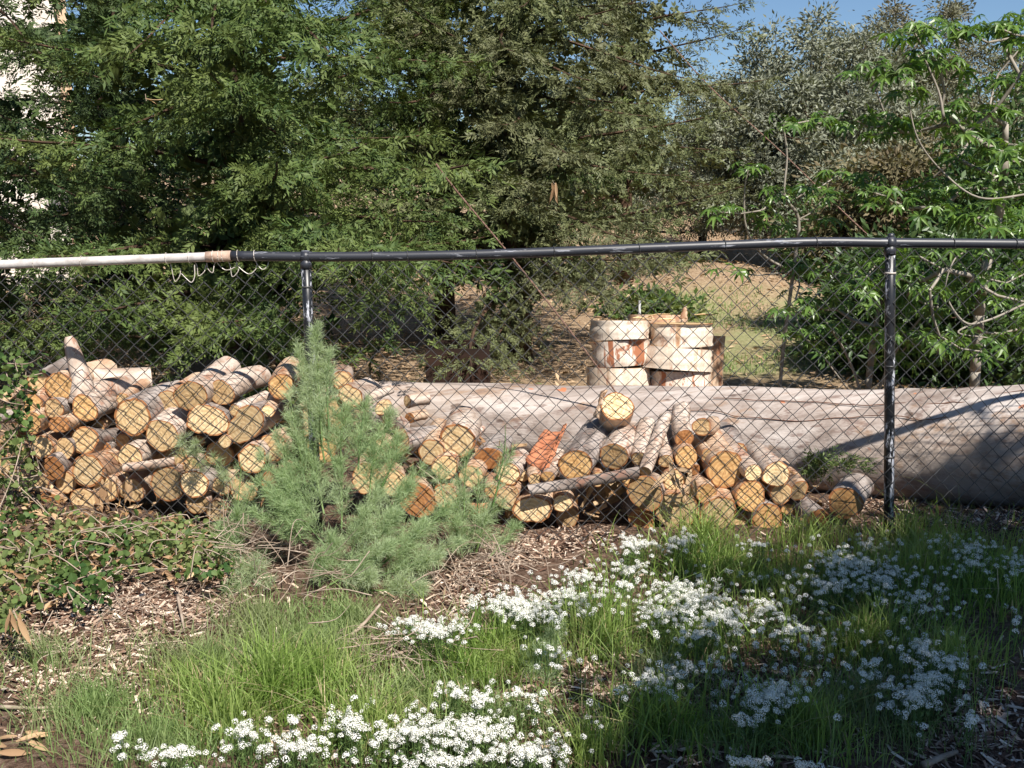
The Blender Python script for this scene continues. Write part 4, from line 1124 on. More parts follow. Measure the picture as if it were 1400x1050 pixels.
for k, (px, pyt, lean) in enumerate([(None, 0, 0), (418, 352, .012), (1218, 324, .085), (None, 1, 0)]):
    if px is None:
        x = fx0 - bay if k == 0 else fx1 + bay; top = np.array([x, 0, railz(x) - .02]); foot = np.array([x, 0, -.15])
    else:
        top = at(px, pyt, FY) - FO; foot = np.array([top[0] + lean, 0, -.15])
        if k == 2: top[2] = railz(top[0]) - .012
    mb = MB(); mb.tube([foot, foot * .6 + top * .4, top * .8 + foot * .2, top], .0215, 16); post = mb.build('post', M['post_paint'], fence, True)
    # loop cap the rail runs through
    mb = MB(); a = np.linspace(0, 2 * np.pi, 17)
    mb.tube([[top[0] - .016, 0, railz(top[0])], [top[0], 0, railz(top[0])], [top[0] + .016, 0, railz(top[0])]], .0265, 14)
    mb.tube([[top[0], 0, railz(top[0]) - .05], [top[0], 0, railz(top[0]) - .03], [top[0], 0, railz(top[0]) - .012]], [.0245, .0245, .022], 14)
    if k == 2: mb.tube([[top[0], 0, railz(top[0]) + .015], [top[0], 0, railz(top[0]) + .036], [top[0], 0, railz(top[0]) + .04]], [.014, .013, .006], 12)
    mb.build('post_cap', M['rail_paint'], post, True)
    for z, mt in ((railz(top[0]) - .125, 'tie'), (railz(top[0]) - .52, 'wire'), (.35, 'wire'), (.08, 'wire')):
        if k == 1 and mt == 'tie': mt = 'wire'
        x = np.interp(z, [foot[2], top[2]], [foot[0], top[0]])
        mb = MB(); mb.tube([[x, 0, z - .004], [x, 0, z], [x, 0, z + .004]], .0238 if mt == 'tie' else .0232, 14); mb.build('post_band', M[mt], post, True)

# woven wire
def wire_mesh():
    mb = MB(); p = .0362; h = .0365
    x0, x1 = fx0 - bay * .55, fx1 + bay * .55
    n = int((x1 - x0) / p)
    q = np.random.default_rng(8)
    kk = np.arange(0, 36)
    for j in range(n):
        t = kk * h + .02
        x = x0 + (j + ((kk + j) % 2)) * p
        zt = railz(x0 + j * p) - .030
        sag = .07 * math.exp(-((x0 + j * p - at(270, 350, FY)[0]) / .28) ** 2) + .02 * math.exp(-((x0 + j * p - at(110, 350, FY)[0]) / .25) ** 2)
        z = zt - sag - (35 - kk) * h
        X = x + .006 * np.sin(z * 3.1 + x * 1.7) + .004 * np.sin(x * 7.3 + z * 5) + q.normal(0, .0012, len(x))
        Zz = z + .008 * np.sin(x * 2.3 + .5) * (1 - kk / 35) + .003 * np.sin(x * 6 + z * 4) + q.normal(0, .0010, len(x))
        Yy = -.024 + .010 * np.sin(x * 2.1 + z * 3.3) + np.where((kk + j) % 2, .0022, -.0022)
        k0 = Zz > -.06
        if sag > .03: k0 &= (q.random(len(kk)) > -.1)
        mb.tube(np.stack([X, Yy, Zz], 1)[k0], .0022, 5, cap=False)
    o = mb.build('woven_wire', M['wire'], fence); o['kind'] = 'stuff'
wire_mesh()
# ties round the rail
def loop(x, mat, drop=0.0, curl=0.0, r=.0235, seed=0):
    q = np.random.default_rng(seed)
    a = np.linspace(-.4, 2 * np.pi * 1.02 - .4, 18)
    z0 = railz(x)
    P = np.stack([x + a * .0018, np.cos(a) * r, z0 + np.sin(a) * r], 1)
    if drop:
        e = P[-1]
        tail = np.array([e + [q.normal(0, .015), -.01, -drop * .4], e + [curl * .5, -.015 + q.normal(0, .01), -drop], e + [curl, -.01, -drop * .75], e + [curl * 1.1, .0, -drop * .4]])
        P = np.vstack([P, smoothline(np.vstack([e, tail]), 6)[1:]])
    mb = MB(); mb.tube(P, .0017, 5); mb.build('tie_wire', M[mat], fence)
for k, px in enumerate((508, 556, 650, 756, 872, 989, 1113, 1300, 1385)): loop(at(px, 345, FY)[0], 'wire', seed=k)
for k, (px, dr, cu) in enumerate([(-40, 0, 0), (45, .03, .02), (110, 0, 0), (226, .09, .04), (257, .07, .05), (290, .05, .08), (298, .06, -.06), (303, .08, .05), (324, .07, .06), (347, .05, .04)]): loop(at(px, 350, FY)[0], 'tie', dr, cu, seed=20 + k)
mb = MB(); mb.tube(smoothline([at(248, 374, FY - .03), at(256, 382, FY - .03), at(262, 386, FY - .035), at(266, 378, FY - .03), at(266, 362, FY - .025)], 6) - FO, .0019, 5); mb.build('tie_wire', M['tie'], fence)

# ------------------------------------------------------------------ feathery bush
def plume(r, base, tip, width, n, F_, S_, stems):
    """one frond: stem with sprays of thread leaves"""
    base = np.asarray(base, float); tip = np.asarray(tip, float)
    s = np.linspace(0, 1, 8)
    L = np.linalg.norm(tip - base)
    pts = base + s[:, None] * (tip - base) + np.sin(s * 3)[:, None] * r.normal(0, .04 * L, 3)
    stems.tube(pts, np.linspace(.0045, .0012, 8), 4, cap=False)
    t = r.uniform(.12, 1, n); c = np.stack([np.interp(t, s, pts[:, k]) for k in range(3)], 1)
    ax = unit(tip - base)
    l2 = width * (1.12 - t) ** .7 * r.uniform(.4, 1.0, n)
    d = unit(rdir(n, r) + ax * .75)
    e = c + d * l2[:, None] + np.array([0, 0, 1]) * (l2 * .15)[:, None]
    k = 28
    w = r.uniform(.1, 1, (n, k, 1))
    P = c[:, None] + (e - c)[:, None] * w
    D = unit(d[:, None] * .9 + r.normal(0, .62, (n, k, 3)) + ax * .35)
    F_.append((P.reshape(-1, 3), D.reshape(-1, 3), (r.uniform(.018, .048, (n, k))).ravel()))
    F_.append((c, d, l2))


def threads(mb, parts, wid, r):
    for P, D, L in parts:
        sd = unit(np.cross(D, rdir(len(D), r)))
        w = wid * r.uniform(.7, 1.4, (len(P), 1))
        mid = P + D * (L * .5)[:, None] + r.normal(0, .002, P.shape)
        V = np.stack([P - sd * w * .5, mid - sd * w * .5, P + D * L[:, None], mid + sd * w * .5], 1)
        n = len(P)
        mb.add(V.reshape(-1, 3), np.arange(n * 4).reshape(n, 4))


def fennel_bush(name, label, base, tips, seed, wid=.0013):
    r = np.random.default_rng(seed)
    base = np.asarray(base, float)
    root = empty(name, base, label, 'bush')
    F_, st = [], MB()
    for (px, py, Y, width, n, frac) in tips:
        tip = at(px, py, Y)
        b = base + r.normal(0, .05, 3) * [1, 1, 0]
        b = b + (tip - b) * frac
        plume(r, b - base, tip - base, width * 1.1, int(n * 1.3), F_, S_=None, stems=st)
    st.build('stalks', M['stemgreen'], root)
    mb = MB(); threads(mb, F_, wid, r); mb.build('fronds', M['fennel'], root)


fb = onground(470, 800)
fennel_bush('feathery_bush', 'tall feathery grey green bush growing against the paint-chipped post', fb, [
    # px, py, Y, frond width, sprays, start fraction
    (432, 447, 4.02, .075, 70, .55), (404, 468, 4.05, .065, 50, .6), (452, 475, 4.0, .065, 45, .65), (420, 505, 4.02, .09, 65, .55), (440, 525, 4.0, .10, 60, .55), (395, 530, 4.05, .07, 35, .6),
    (500, 548, 3.98, .10, 60, .62), (530, 562, 3.98, .10, 55, .66), (475, 560, 4.0, .11, 65, .6), (545, 595, 3.95, .09, 50, .66), (515, 600, 3.95, .09, 50, .6), (400, 575, 4.0, .09, 55, .6), (378, 595, 4.0, .08, 42, .62),
    (388, 645, 3.9, .10, 55, .55), (355, 620, 3.95, .08, 40, .6), (350, 660, 3.9, .08, 40, .55), (345, 700, 3.8, .08, 40, .45), (430, 610, 3.95, .10, 55, .5), (465, 630, 3.9, .10, 40, .45), (368, 672, 3.85, .08, 45, .5), (400, 690, 3.8, .08, 36, .4), (520, 655, 3.9, .09, 50, .45),
    (560, 665, 3.85, .09, 45, .5), (500, 700, 3.8, .11, 65, .35), (540, 705, 3.75, .11, 65, .35), (585, 718, 3.75, .11, 65, .35), (455, 735, 3.7, .10, 55, .2), (530, 748, 3.65, .12, 80, .2),
    (600, 765, 3.65, .11, 65, .3), (575, 805, 3.58, .11, 65, .2), (505, 790, 3.55, .11, 60, .1), (435, 760, 3.62, .08, 35, .2), (630, 740, 3.75, .09, 40, .45), (610, 690, 3.85, .09, 40, .45), (575, 640, 3.95, .07, 28, .6)], 501)
fennel_bush('feathery_weed', 'thin feathery weed fronds before the logs at the bush edge', onground(640, 770), [
    (600, 640, 4.0, .10, 30, .3), (625, 665, 4.0, .10, 32, .3), (655, 650, 4.05, .09, 26, .3), (640, 620, 4.05, .08, 20, .4), (690, 690, 4.0, .09, 30, .3), (665, 705, 3.95, .10, 32, .2), (705, 610, 4.1, .06, 14, .5), (705, 720, 4.0, .08, 26, .2), (620, 710, 3.9, .10, 36, .1), (690, 580, 4.1, .05, 9, .6)], 502)
fennel_bush('feathery_weed', 'drooping feathery weed beside the vine leaves', onground(335, 760), [
    (300, 720, 3.95, .08, 26, .2), (325, 700, 3.95, .09, 28, .2), (345, 670, 4.0, .08, 22, .3), (300, 760, 3.75, .09, 30, .1), (340, 780, 3.7, .09, 30, .1), (330, 640, 4.05, .07, 16, .4), (310, 810, 3.5, .09, 30, 0), (370, 800, 3.55, .09, 30, 0)], 503)
fennel_bush('feathery_weed', 'soft dark feathery weed among the white flowers', onground(745, 925), [
    (765, 858, 3.15, .07, 34, .1), (740, 880, 3.1, .07, 36, 0), (715, 905, 3.05, .06, 30, 0), (780, 890, 3.1, .06, 28, 0), (750, 915, 2.98, .06, 30, 0)], 504)
fennel_bush('feathery_weed', 'yellowing feathery weed hanging before the stacked logs', onground(300, 690), [
    (270, 605, 4.2, .05, 30, .4), (290, 625, 4.2, .05, 34, .3), (310, 650, 4.15, .05, 30, .2), (255, 598, 4.2, .04, 20, .5)], 505)

# ------------------------------------------------------------------ scatter helpers in the foreground
def ell(lst, r, soft=False):
    out = []
    for cx, cy, rx, ry, n in lst:
        a = r.uniform(0, 2 * np.pi, n); q = np.abs(r.normal(0, .62 if soft is True else soft, n)) if soft else np.sqrt(r.uniform(0, 1, n)) * r.uniform(.75, 1.15, n)
        out.append(np.stack([cx + np.cos(a) * q * rx, cy + np.sin(a) * q * ry], 1))
    return np.vstack(out)


def project(pp, h):
    """ground places under points seen at height h"""
    a = (pp[:, 0] - 700) / F; b = (525 - pp[:, 1]) / F
    D = np.stack([a, CP + b * SP, -SP + b * CP], 1)
    t = (h - CAMZ) / D[:, 2]
    for _ in range(3):
        P = D * t[:, None]; t = (gz(P[:, 0], P[:, 1]) + h - CAMZ) / D[:, 2]
    P = D * t[:, None] + [0, 0, CAMZ]
    return P


def blades(mb, P, h, w, r, lean=.45, mi=0):
    n = len(P)
    az = r.uniform(0, 2 * np.pi, n); d = np.stack([np.cos(az), np.sin(az), np.zeros(n)], 1)
    sd = np.stack([-np.sin(az), np.cos(az), np.zeros(n)], 1)
    ph = r.uniform(-1.2, 1.2, n)[:, None]; sd = unit(sd * np.cos(ph) + d * np.sin(ph))
    ln = (np.abs(r.normal(0, lean, n)) * h)[:, None]; up = np.array([0, 0, 1.0]) * h[:, None]; w = w[:, None]
    V = np.stack([P - sd * w * .5, P + sd * w * .5,
                  P + up * .45 + d * ln * .22 - sd * w * .48, P + up * .45 + d * ln * .22 + sd * w * .48,
                  P + up * .8 + d * ln * .62 - sd * w * .3, P + up * .8 + d * ln * .62 + sd * w * .3,
                  P + up * .97 + d * ln * 1.05], 1)
    Q = np.array([[0, 1, 3, 2], [2, 3, 5, 4], [4, 5, 6, 6]])
    mb.add(V.reshape(-1, 3), (Q[None] + (np.arange(n) * 7)[:, None, None]).reshape(-1, 4), mi)


r = np.random.default_rng(600)
grass = MB()
tall = ell([(650, 905, 80, 45, 900), (690, 890, 60, 40, 900), (820, 870, 70, 50, 700), (940, 870, 110, 40, 1000), (1000, 775, 150, 30, 1700), (1120, 800, 140, 45, 1500), (1260, 780, 160, 60, 2200), (1380, 790, 80, 70, 1200),
            (300, 970, 60, 40, 800), (370, 950, 50, 40, 800), (440, 930, 70, 40, 800), (500, 1000, 80, 40, 600), (900, 985, 110, 40, 500), (1100, 990, 120, 40, 700), (1180, 880, 110, 40, 900), (1300, 900, 80, 50, 500), (800, 1020, 60, 30, 250), (1240, 735, 150, 12, 500), (1100, 728, 100, 10, 250), (960, 735, 60, 14, 350), (250, 930, 40, 25, 300)], r, True)
P = project(tall, r.uniform(0, .06, len(tall)))
P[:, 2] = gz(P[:, 0], P[:, 1]) - .005
clump = .6 + .5 * np.sin(P[:, 0] * 9 + 2 * np.sin(P[:, 1] * 7)) * np.sin(P[:, 1] * 8 + P[:, 0] * 3) + .35
hg = r.uniform(.05, .17, len(P)) * np.clip(clump, .5, 1.25); wg = r.uniform(.0022, .0052, len(P))
kd = r.random(len(P))
blades(grass, P[kd < .55], hg[kd < .55], wg[kd < .55], r, .45)
a_ = (kd >= .55) & (kd < .9); blades(grass, P[a_], hg[a_], wg[a_], r, 1.0)
a_ = kd >= .9; blades(grass, P[a_], hg[a_] * .9, wg[a_] * .8, r, 1.1, 2)
short = ell([(130, 970, 120, 60, 1300), (280, 905, 120, 35, 1200), (430, 890, 110, 50, 2000), (350, 850, 70, 30, 800), (560, 950, 90, 40, 900), (220, 1020, 180, 40, 1000), (480, 850, 80, 40, 900), (1000, 1010, 300, 40, 1100), (900, 920, 100, 40, 500), (680, 985, 160, 40, 800), (60, 900, 70, 30, 350), (1180, 960, 170, 70, 1200)], r, True)
P = project(short, r.uniform(0, .03, len(short)))
P[:, 2] = gz(P[:, 0], P[:, 1]) - .004
blades(grass, P, r.uniform(.03, .11, len(P)), r.uniform(.0018, .004, len(P)), r, .7, 1)
# the meadow goes on past the frame
side = np.stack([r.uniform(-5.5, 5.5, 9000), r.uniform(.6, 4.2, 9000)], 1)
side = side[(np.abs(side[:, 0]) > .5 * side[:, 1] + .12) | (side[:, 1] < 2.2)]
P = np.c_[side, gz(side[:, 0], side[:, 1]) - .004]
blades(grass, P, r.uniform(.04, .15, len(P)), r.uniform(.002, .005, len(P)), r, .5, 0)
tag(grass.build('grass', [M['grass'], M['grass_grey'], M['straw']]), 'loose green grass growing in front of the fence', 'grass', kind='stuff')

# far lawn tufts
lw = MB(); n = 9000
P = np.stack([r.uniform(1.6, 6.5, n), r.uniform(9, 14, n), np.zeros(n)], 1); P[:, 2] = gz(P[:, 0], P[:, 1])
keep = np.sin(P[:, 0] * 1.7 + 1) * np.sin(P[:, 1] * 1.3) > -.35; P = P[keep]
blades(lw, P, r.uniform(.03, .08, len(P)), r.uniform(.006, .012, len(P)), r, .8)
tag(lw.build('lawn_grass', M['grass_grey']), 'short dry lawn beyond the fallen trunk', 'grass', kind='stuff')

# white flowers
def floret_head(seed):
    q = np.random.default_rng(seed); V, Q = [], []
    k = 30
    for i_ in range(k):
        z = 1 - (i_ + .5) / k * 1.25; a = i_ * 2.39996; s_ = math.sqrt(max(0, 1 - z * z))
        nn = unit(np.array([s_ * math.cos(a), s_ * math.sin(a), z]) + q.normal(0, .10, 3))
        c = nn * q.uniform(.82, 1.08); t = unit(np.cross(nn, q.normal(size=3))); u = np.cross(nn, t); e = .25 * q.uniform(.8, 1.2); n_ = len(V)
        V.extend([c + t * e - nn * .06, c + u * e * .75 + nn * .03, c - t * e - nn * .06, c - u * e * .75 + nn * .03]); Q.append([n_, n_ + 1, n_ + 2, n_ + 3])
    return np.array(V), np.array(Q)


HEADS = [floret_head(k) for k in range(3)]
r = np.random.default_rng(610)
fl = ell([(588, 858, 58, 20, 110), (560, 852, 38, 12, 30), (705, 826, 75, 26, 170), (775, 815, 60, 26, 100), (800, 788, 55, 18, 60), (870, 745, 60, 22, 100), (930, 742, 60, 18, 70), (860, 778, 22, 14, 30),
          (940, 815, 80, 26, 150), (985, 845, 90, 28, 140), (900, 840, 60, 24, 60), (960, 868, 60, 18, 50), (1050, 830, 40, 30, 50), (560, 1000, 120, 40, 150), (480, 985, 45, 24, 60), (650, 1000, 110, 46, 150), (720, 1030, 70, 22, 110), (600, 1040, 140, 20, 60),
          (625, 945, 36, 18, 34), (660, 955, 50, 18, 30), (335, 1000, 60, 30, 50), (230, 1030, 90, 22, 56), (160, 1010, 18, 14, 9), (400, 1020, 80, 22, 70), (400, 985, 18, 10, 8), (895, 930, 56, 28, 80), (940, 915, 60, 16, 30), (1055, 950, 55, 34, 110), (1030, 985, 50, 18, 24),
          (1255, 885, 50, 30, 70), (1300, 905, 40, 26, 50), (1250, 950, 55, 36, 110), (1330, 985, 16, 14, 9), (1150, 770, 50, 40, 90), (1130, 800, 60, 20, 40), (1210, 790, 70, 40, 90), (1250, 820, 60, 30, 50), (1330, 750, 50, 26, 60), (1385, 770, 30, 40, 46), (1280, 740, 60, 20, 30),
          (1020, 1042, 46, 10, 22), (1100, 1046, 40, 8, 9), (760, 895, 60, 50, 22), (1000, 900, 200, 70, 34), (1120, 880, 90, 40, 26), (1180, 745, 60, 16, 26), (1040, 745, 60, 16, 24), (720, 950, 90, 24, 18), (850, 800, 60, 20, 30), (1390, 850, 20, 30, 9), (1170, 770, 120, 36, 110), (1330, 770, 80, 40, 90), (1080, 860, 120, 40, 70), (1270, 930, 80, 50, 80), (1050, 950, 90, 36, 60), (720, 835, 100, 24, 120), (600, 862, 60, 16, 60), (950, 830, 90, 30, 120), (930, 800, 160, 60, 130), (1150, 800, 180, 60, 120), (1180, 920, 170, 60, 70), (640, 1000, 200, 40, 100), (720, 840, 130, 40, 70)], r, .5)
h = r.uniform(.05, .15, len(fl))
P = project(fl, h)
gp = P.copy(); gp[:, 2] = gz(P[:, 0], P[:, 1])
hd = MB(); pick = r.integers(0, 3, len(P))
up = unit(np.array([0, 0, 1.0]) + r.normal(0, .28, (len(P), 3)))
B = frames(unit(rdir(len(P), r) + [.01, 0, 0]), up)
B = np.stack([unit(np.cross(up, B[:, 0])), np.cross(up, unit(np.cross(up, B[:, 0]))), up], 1)
sz = r.uniform(.0062, .0118, len(P))
for k in range(3):
    w = pick == k; hd.scatter(*HEADS[k], P[w], B[w], sz[w])
off = r.normal(0, .018, (len(P), 2))
for p, g_, o_ in zip(P, gp, off):
    a = np.array([g_[0] + o_[0], g_[1] + o_[1], g_[2]])
    hd.tube([a, (a + p) / 2 + [o_[0] * -.3, 0, .006], p], [.0011, .0010, .0008], 3, 1, cap=False)
nl = len(P) * 6
t = r.uniform(.1, .9, nl)[:, None]; pb = gp.repeat(6, 0) + np.c_[off.repeat(6, 0), np.zeros(nl)]; pt = P.repeat(6, 0)
hd.scatter(*quadleaf(1, .22), pb + (pt - pb) * t, frames(unit(rdir(nl, r) + [0, 0, .5]), rdir(nl, r)), r.uniform(.010, .022, nl), 1)
tag(hd.build('white_alyssum', [M['petal'], M['stemgreen']]), 'dense white alyssum flowers spread through the grass', 'flowers', kind='stuff')

# ------------------------------------------------------------------ vine over the ground and pile foot
r = np.random.default_rng(620)
vine = MB()
lf = ell([(22, 560, 26, 55, 150), (30, 500, 35, 25, 60), (20, 640, 35, 50, 150), (45, 715, 70, 40, 250), (170, 728, 90, 26, 300), (120, 755, 130, 38, 300), (240, 742, 60, 30, 200), (280, 760, 50, 36, 190), (40, 780, 60, 45, 230), (110, 800, 50, 30, 160), (290, 740, 36, 24, 90), (15, 840, 22, 30, 70), (230, 715, 50, 14, 60)], r)
hh = np.clip(.36 - (lf[:, 1] - 500) / 300 * .30 + r.normal(0, .04, len(lf)), .02, .5)
Yd = np.where(lf[:, 1] < 690, r.uniform(4.05, 4.24, len(lf)), 0)
P = project(lf, r.uniform(.02, .14, len(lf)))
up_ = Yd > 0
P[up_] = np.array([at(a, b, y) for (a, b), y in zip(lf[up_], Yd[up_])])
tv = np.array([[0, 0, 0], [.35, .48, .06], [.85, .36, .02], [1.05, 0, -.10], [.85, -.36, .02], [.35, -.48, .06], [.5, 0, -.02]])
tq = np.array([[0, 1, 6, 6], [1, 2, 3, 6], [6, 3, 4, 5], [0, 6, 5, 5]])
vine.scatter(tv, tq, P, frames(unit(rdir(len(P), r) + [0, -.35, -.15]), unit(rdir(len(P), r) * 1.1 + [.15, -.45, .9])), r.uniform(.014, .034, len(P)))
for k in range(150):
    a = P[r.integers(len(P))]; c = P[np.argsort(np.linalg.norm(P - a - r.normal(0, .16, 3), axis=1))[0]]
    if np.linalg.norm(a - c) < .45 and np.linalg.norm(a - c) > .03: vine.tube(smoothline([a - [0, 0, .015], (a + c) / 2 + r.normal(0, .03, 3), c - [0, 0, .015]], 4), .0022, 4, 1)
n_ = 700
dl = ell([(60, 720, 90, 60, 260), (170, 740, 110, 50, 240), (260, 760, 70, 40, 120), (40, 800, 60, 40, 80)], r)
Pd = project(dl, r.uniform(.01, .10, len(dl)))
vine.scatter(*quadleaf(1, .34, .25), Pd, frames(unit(rdir(len(Pd), r) * [1, 1, .6]), unit(rdir(len(Pd), r) + [0, -.3, .8])), r.uniform(.025, .06, len(Pd)), 2)
tag(vine.build('vine_ground_cover', [M['ivy'], M['twig'], M['deadleaf']]), 'leafy green vine trailing over the foot of the log pile', 'vine', kind='stuff')

# ------------------------------------------------------------------ litter, chips, twigs
r = np.random.default_rng(630)
cv = np.array([[-.6, -.07, 0], [.6, -.10, .02], [.62, .06, 0], [-.55, .10, .03], [-.6, -.07, -.05], [.6, -.10, -.04], [.62, .06, -.05], [-.55, .10, -.04]])
cq = np.array([[0, 1, 2, 3], [0, 4, 5, 1]])
ch = MB()
cp = ell([(200, 830, 130, 40, 2600), (120, 860, 130, 40, 1700), (60, 930, 90, 60, 900), (150, 920, 140, 50, 900), (560, 900, 90, 50, 900), (640, 800, 80, 50, 1100), (740, 745, 60, 25, 1300), (800, 735, 60, 14, 600), (830, 930, 80, 50, 900), (780, 990, 60, 40, 500), (1340, 960, 90, 60, 900), (1330, 1020, 100, 40, 700),
          (1300, 715, 140, 22, 1500), (1380, 700, 80, 20, 600), (1120, 715, 80, 20, 700), (1000, 930, 250, 90, 1300), (400, 960, 300, 80, 1500), (1000, 1020, 250, 40, 900), (680, 900, 300, 120, 1600), (330, 780, 60, 40, 500), (1200, 690, 100, 20, 600)], r, True)
P = project(cp, np.zeros(len(cp))); P[:, 2] = gz(P[:, 0], P[:, 1]) + r.uniform(.002, .012, len(P))
ch.scatter(cv, cq, P, frames(unit(rdir(len(P), r) * [1, 1, .22]), unit(rdir(len(P), r) * .28 + [0, 0, 1])), r.uniform(.008, .036, len(P)) * r.choice([1, 1, 1, 1.8], len(P)))
tag(ch.build('mulch_chips', M['chip']), 'brown wood chip mulch scattered over the ground', 'mulch', kind='stuff')
lt = MB(); n = 16000
P = np.stack([r.uniform(-6, 7.5, n), r.uniform(6.6, 23, n), np.zeros(n)], 1); P[:, 2] = gz(P[:, 0], P[:, 1]) + r.uniform(.005, .03, n)
keep = ~((P[:, 0] > 1.8) & (P[:, 1] < 13.6) & (r.random(n) > .3)); P = P[keep]
lt.scatter(*quadleaf(1, .3, .2), P, frames(unit(rdir(len(P), r) * [1, 1, .35]), unit(rdir(len(P), r) * .5 + [0, 0, 1])), r.uniform(.05, .13, len(P)))
tag(lt.build('leaf_litter', M['litter']), 'tan fallen leaves strewn over the ground beyond the trunk', 'leaf litter', kind='stuff')


def twigs(name, label, lst, seed, ln=(.10, .4), rad=.0022, lift=.10, kind='stuff'):
    r = np.random.default_rng(seed); mb = MB()
    for px, py, n, sx, sy in lst:
        for k in range(n):
            c = onground(px + r.normal(0, sx), min(py + r.normal(0, sy), 1080), r.uniform(0, lift))
            d = unit(np.array([r.normal(), r.normal() * .8, r.normal(0, .45)])); L = r.uniform(*ln)
            p = smoothline([c - d * L / 2, c + r.normal(0, .03 * L / .2, 3), c + d * L / 2], 4)
            p[:, 2] = np.maximum(p[:, 2], gz(p[:, 0], p[:, 1]) + .003)
            mb.tube(p, np.linspace(rad * r.uniform(.7, 1.6), rad * .4, len(p)), 4, cap=False)
    return tag(mb.build(name, M['twig']), label, 'twigs', kind=kind)


twigs('dry_twigs', 'tangle of dry grey twigs between the vine and the feathery bush', [(345, 735, 46, 28, 30), (320, 700, 26, 26, 25), (400, 760, 26, 34, 18), (440, 790, 16, 36, 16)], 641, (.08, .3), .0016, .22)
twigs('dry_brush', 'loose dry brush on the mulch between the bush and the flowers', [(650, 790, 70, 36, 20), (690, 760, 40, 26, 14), (540, 890, 46, 40, 12), (610, 870, 20, 36, 10)], 642, (.08, .32), .0016, .10)
twigs('fallen_twigs', 'thin twigs and straw lying on the mulch beside the vine', [(200, 830, 90, 75, 26), (80, 890, 50, 60, 26), (120, 760, 46, 80, 30), (260, 810, 30, 40, 22)], 643, (.06, .24), .0015, .03)


def stick(label, pts, rad, mat='twig', name='fallen_stick'):
    P = smoothline(pts, 6); o = P[len(P) // 2].copy()
    mb = MB(); mb.tube(P - o, np.linspace(rad, rad * .6, len(P)), 8)
    ob = mb.build(name, M[mat], None, True); ob.location = o
    return tag(ob, label, 'stick')


stick('thin dark stick lying on the mulch near the vine', [onground(243, 815, .05), onground(248, 840, .03), onground(252, 862, .015)], .006)
stick('long thin stick lying in the grass before the mulch', [onground(0, 966, .012), onground(45, 968, .016), onground(92, 966, .012)], .006)
stick('short brown stick in the grass below the feathery bush', [onground(318, 888, .012), onground(340, 897, .018), onground(358, 900, .012)], .009)
stick('bent dead branch lying under the feathery bush', [onground(478, 870, .02), onground(500, 850, .06), onground(520, 826, .10)], .007)
stick('long grey stick across the dry brush by the flowers', [onground(500, 905, .02), onground(545, 893, .05), onground(590, 882, .03)], .006)
stick('leaning pale stem rising from the dry brush', [onground(685, 770, .0), at(650, 720, 4.0), at(605, 665, 4.08), at(570, 637, 4.12)], .004)
stick('weathered pale stick on the dark ground by the flowers', [onground(1262, 1046, .012), onground(1285, 1036, .02), onground(1308, 1028, .014)], .010)
stick('curved pale root on the vine covered pile foot', [at(28, 676, 4.2), at(50, 666, 4.18), at(72, 672, 4.2)], .006)

# dead gum leaves
DV, DQ = [], []
for k in range(7):
    f = k / 6; w = .085 * math.sin(min(f * 1.15 + .05, 1) * math.pi) ** .8 + .004
    DV += [[f, w, .22 * f * f * -1 + .03], [f, 0, -.22 * f * f], [f, -w, .22 * f * f * -1 + .03]]
for k in range(6): DQ += [[k * 3, k * 3 + 1, k * 3 + 4, k * 3 + 3], [k * 3 + 1, k * 3 + 2, k * 3 + 5, k * 3 + 4]]
DV = np.array(DV); DQ = np.array(DQ)


def dead_leaves(label, pos, dirs, size, seed, name='dead_leaf_bunch', mat='deadleaf'):
    q = np.random.default_rng(seed)
    pos = np.asarray(pos, float); o = pos.mean(0); n = len(pos)
    root = empty(name, o, label, 'dead leaves')
    Bs = frames(np.asarray(dirs), unit(q.normal(0, .5, (n, 3)) + [0, -.8, .6]))
    for k in range(n):
        mb = MB(); mb.scatter(DV, DQ, (pos[k] - o)[None], Bs[k][None], np.array([size * q.uniform(.75, 1.25)])); mb.build('leaf', M[mat], root, True)
    c = MB(); c.tube([pos[0] - o + [0, 0, .02], pos.mean(0) - o, pos[-1] - o + [0, 0, -.01]], .002, 4); c.build('twig', M['twig'], root)


q = np.random.default_rng(650)
dead_leaves('bunch of long cream dead leaves drooping beside the vine', [onground(18, 840, .20) + q.normal(0, .012, 3) for _ in range(6)], unit(np.array([0, -.1, -1]) + q.normal(0, .45, (6, 3)) * [1, .4, .5]), .085, 1)
dead_leaves('tan dead leaves lying in the grass', [onground(30, 1018, .025) + q.normal(0, .035, 3) * [1, 1, .2] for _ in range(7)], unit(q.normal(0, 1, (7, 3)) * [1, .7, .12]), .085, 2)
dead_leaves('dry leaves hanging from the pile over the vine', [at(px, py, 4.345) for px, py in ((140, 655), (152, 652), (160, 655), (172, 652), (180, 656), (146, 668), (128, 668))], unit(np.array([0, -.2, -1]) + q.normal(0, .28, (7, 3)) * [1, .3, 1]), .12, 3)
dead_leaves('bunch of long dead leaves drooping over the pile before the trunk', [at(px, py, 4.37) for px, py in ((915, 632), (925, 640), (935, 648), (945, 642), (930, 655), (920, 650), (938, 660), (950, 655), (912, 645))], unit(np.array([.1, -.2, -.6]) + q.normal(0, .6, (9, 3))), .13, 4, mat='litter')
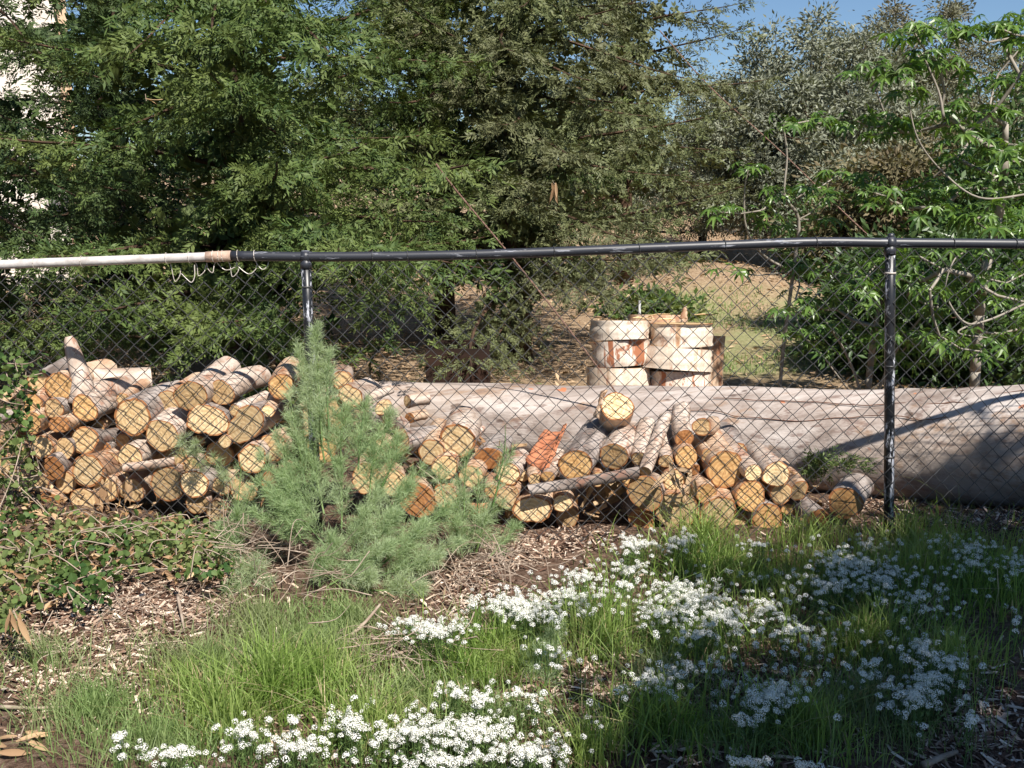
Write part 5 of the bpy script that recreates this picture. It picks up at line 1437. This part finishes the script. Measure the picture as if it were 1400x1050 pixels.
dead_leaves('pale dead leaves caught in the cedar foliage', [at(755, 250, 7.6), at(757, 252, 7.6), at(760, 250, 7.6)], unit(np.array([0, -.1, -1]) + q.normal(0, .2, (3, 3))), .15, 5)
dead_leaves('single pale leaf caught on the conifer boughs', [at(199, 134, 5.3), at(200, 135, 5.3)], unit(np.array([1, 0, -.35]) + q.normal(0, .05, (2, 3))), .075, 6)

# green cypress cutting and bark litter by the single log
c = at(1120, 640, 4.75); rr_ = np.random.default_rng(660)
root = empty('conifer_cutting', c, 'cut conifer branch lying beside the pile near the single log', 'branch')
P, Fw = [], []
mb = MB()
for k in range(9):
    e = np.array([rr_.uniform(-.16, .26), rr_.uniform(-.12, .08), rr_.uniform(-.06, .10)])
    mb.tube([[0, 0, -.03], e * .5, e], [.004, .003, .0015], 4, cap=False)
    for q_ in range(22):
        f = rr_.uniform(.2, 1); P.append(e * f + rr_.normal(0, .02, 3)); Fw.append(unit(e + rr_.normal(0, .12, 3)))
mb.build('stem', M['twig'], root)
cb = MB(); cb.scatter(*SPRAYS[0], np.array(P), frames(np.array(Fw), unit(rdir(len(P), rr_) + [0, 0, .8])), rr_.uniform(.05, .09, len(P))); cb.build('needles', M['conifer'], root)

# ------------------------------------------------------------------ tree behind the photographer whose shade falls on the flowers
s = [np.array(p) for p in ((4.6, -1.2, -.1), (4.55, -1.1, 1.0), (4.4, -.9, 2.0), (4.2, -.7, 2.9), (4.0, -.5, 3.6))]
leafy('shade_tree', 'broad leafy tree standing by the meadow and shading the flowers', s[0], s,
      [((3.6, .9, 4.0), (.8, .8, .7)), ((2.5, -.85, 3.9), (.7, .32, .5)), ((2.65, .85, 3.9), (.6, .4, .5)), ((2.15, -.5, 4.0), (.45, .3, .4)), ((3.3, .35, 4.3), (.4, .3, .4)), ((4.6, .2, 4.6), (1.1, 1.0, .9)), ((2.6, -1.0, 3.9), (.7, .45, .5)), ((3.6, -1.0, 4.6), (1.2, 1.0, .9)), ((4.8, 1.6, 3.9), (.9, .8, .8))],
      250, 85, (.13, 1, .42), 700, 'shrub', .16, .009, rmax=.12)
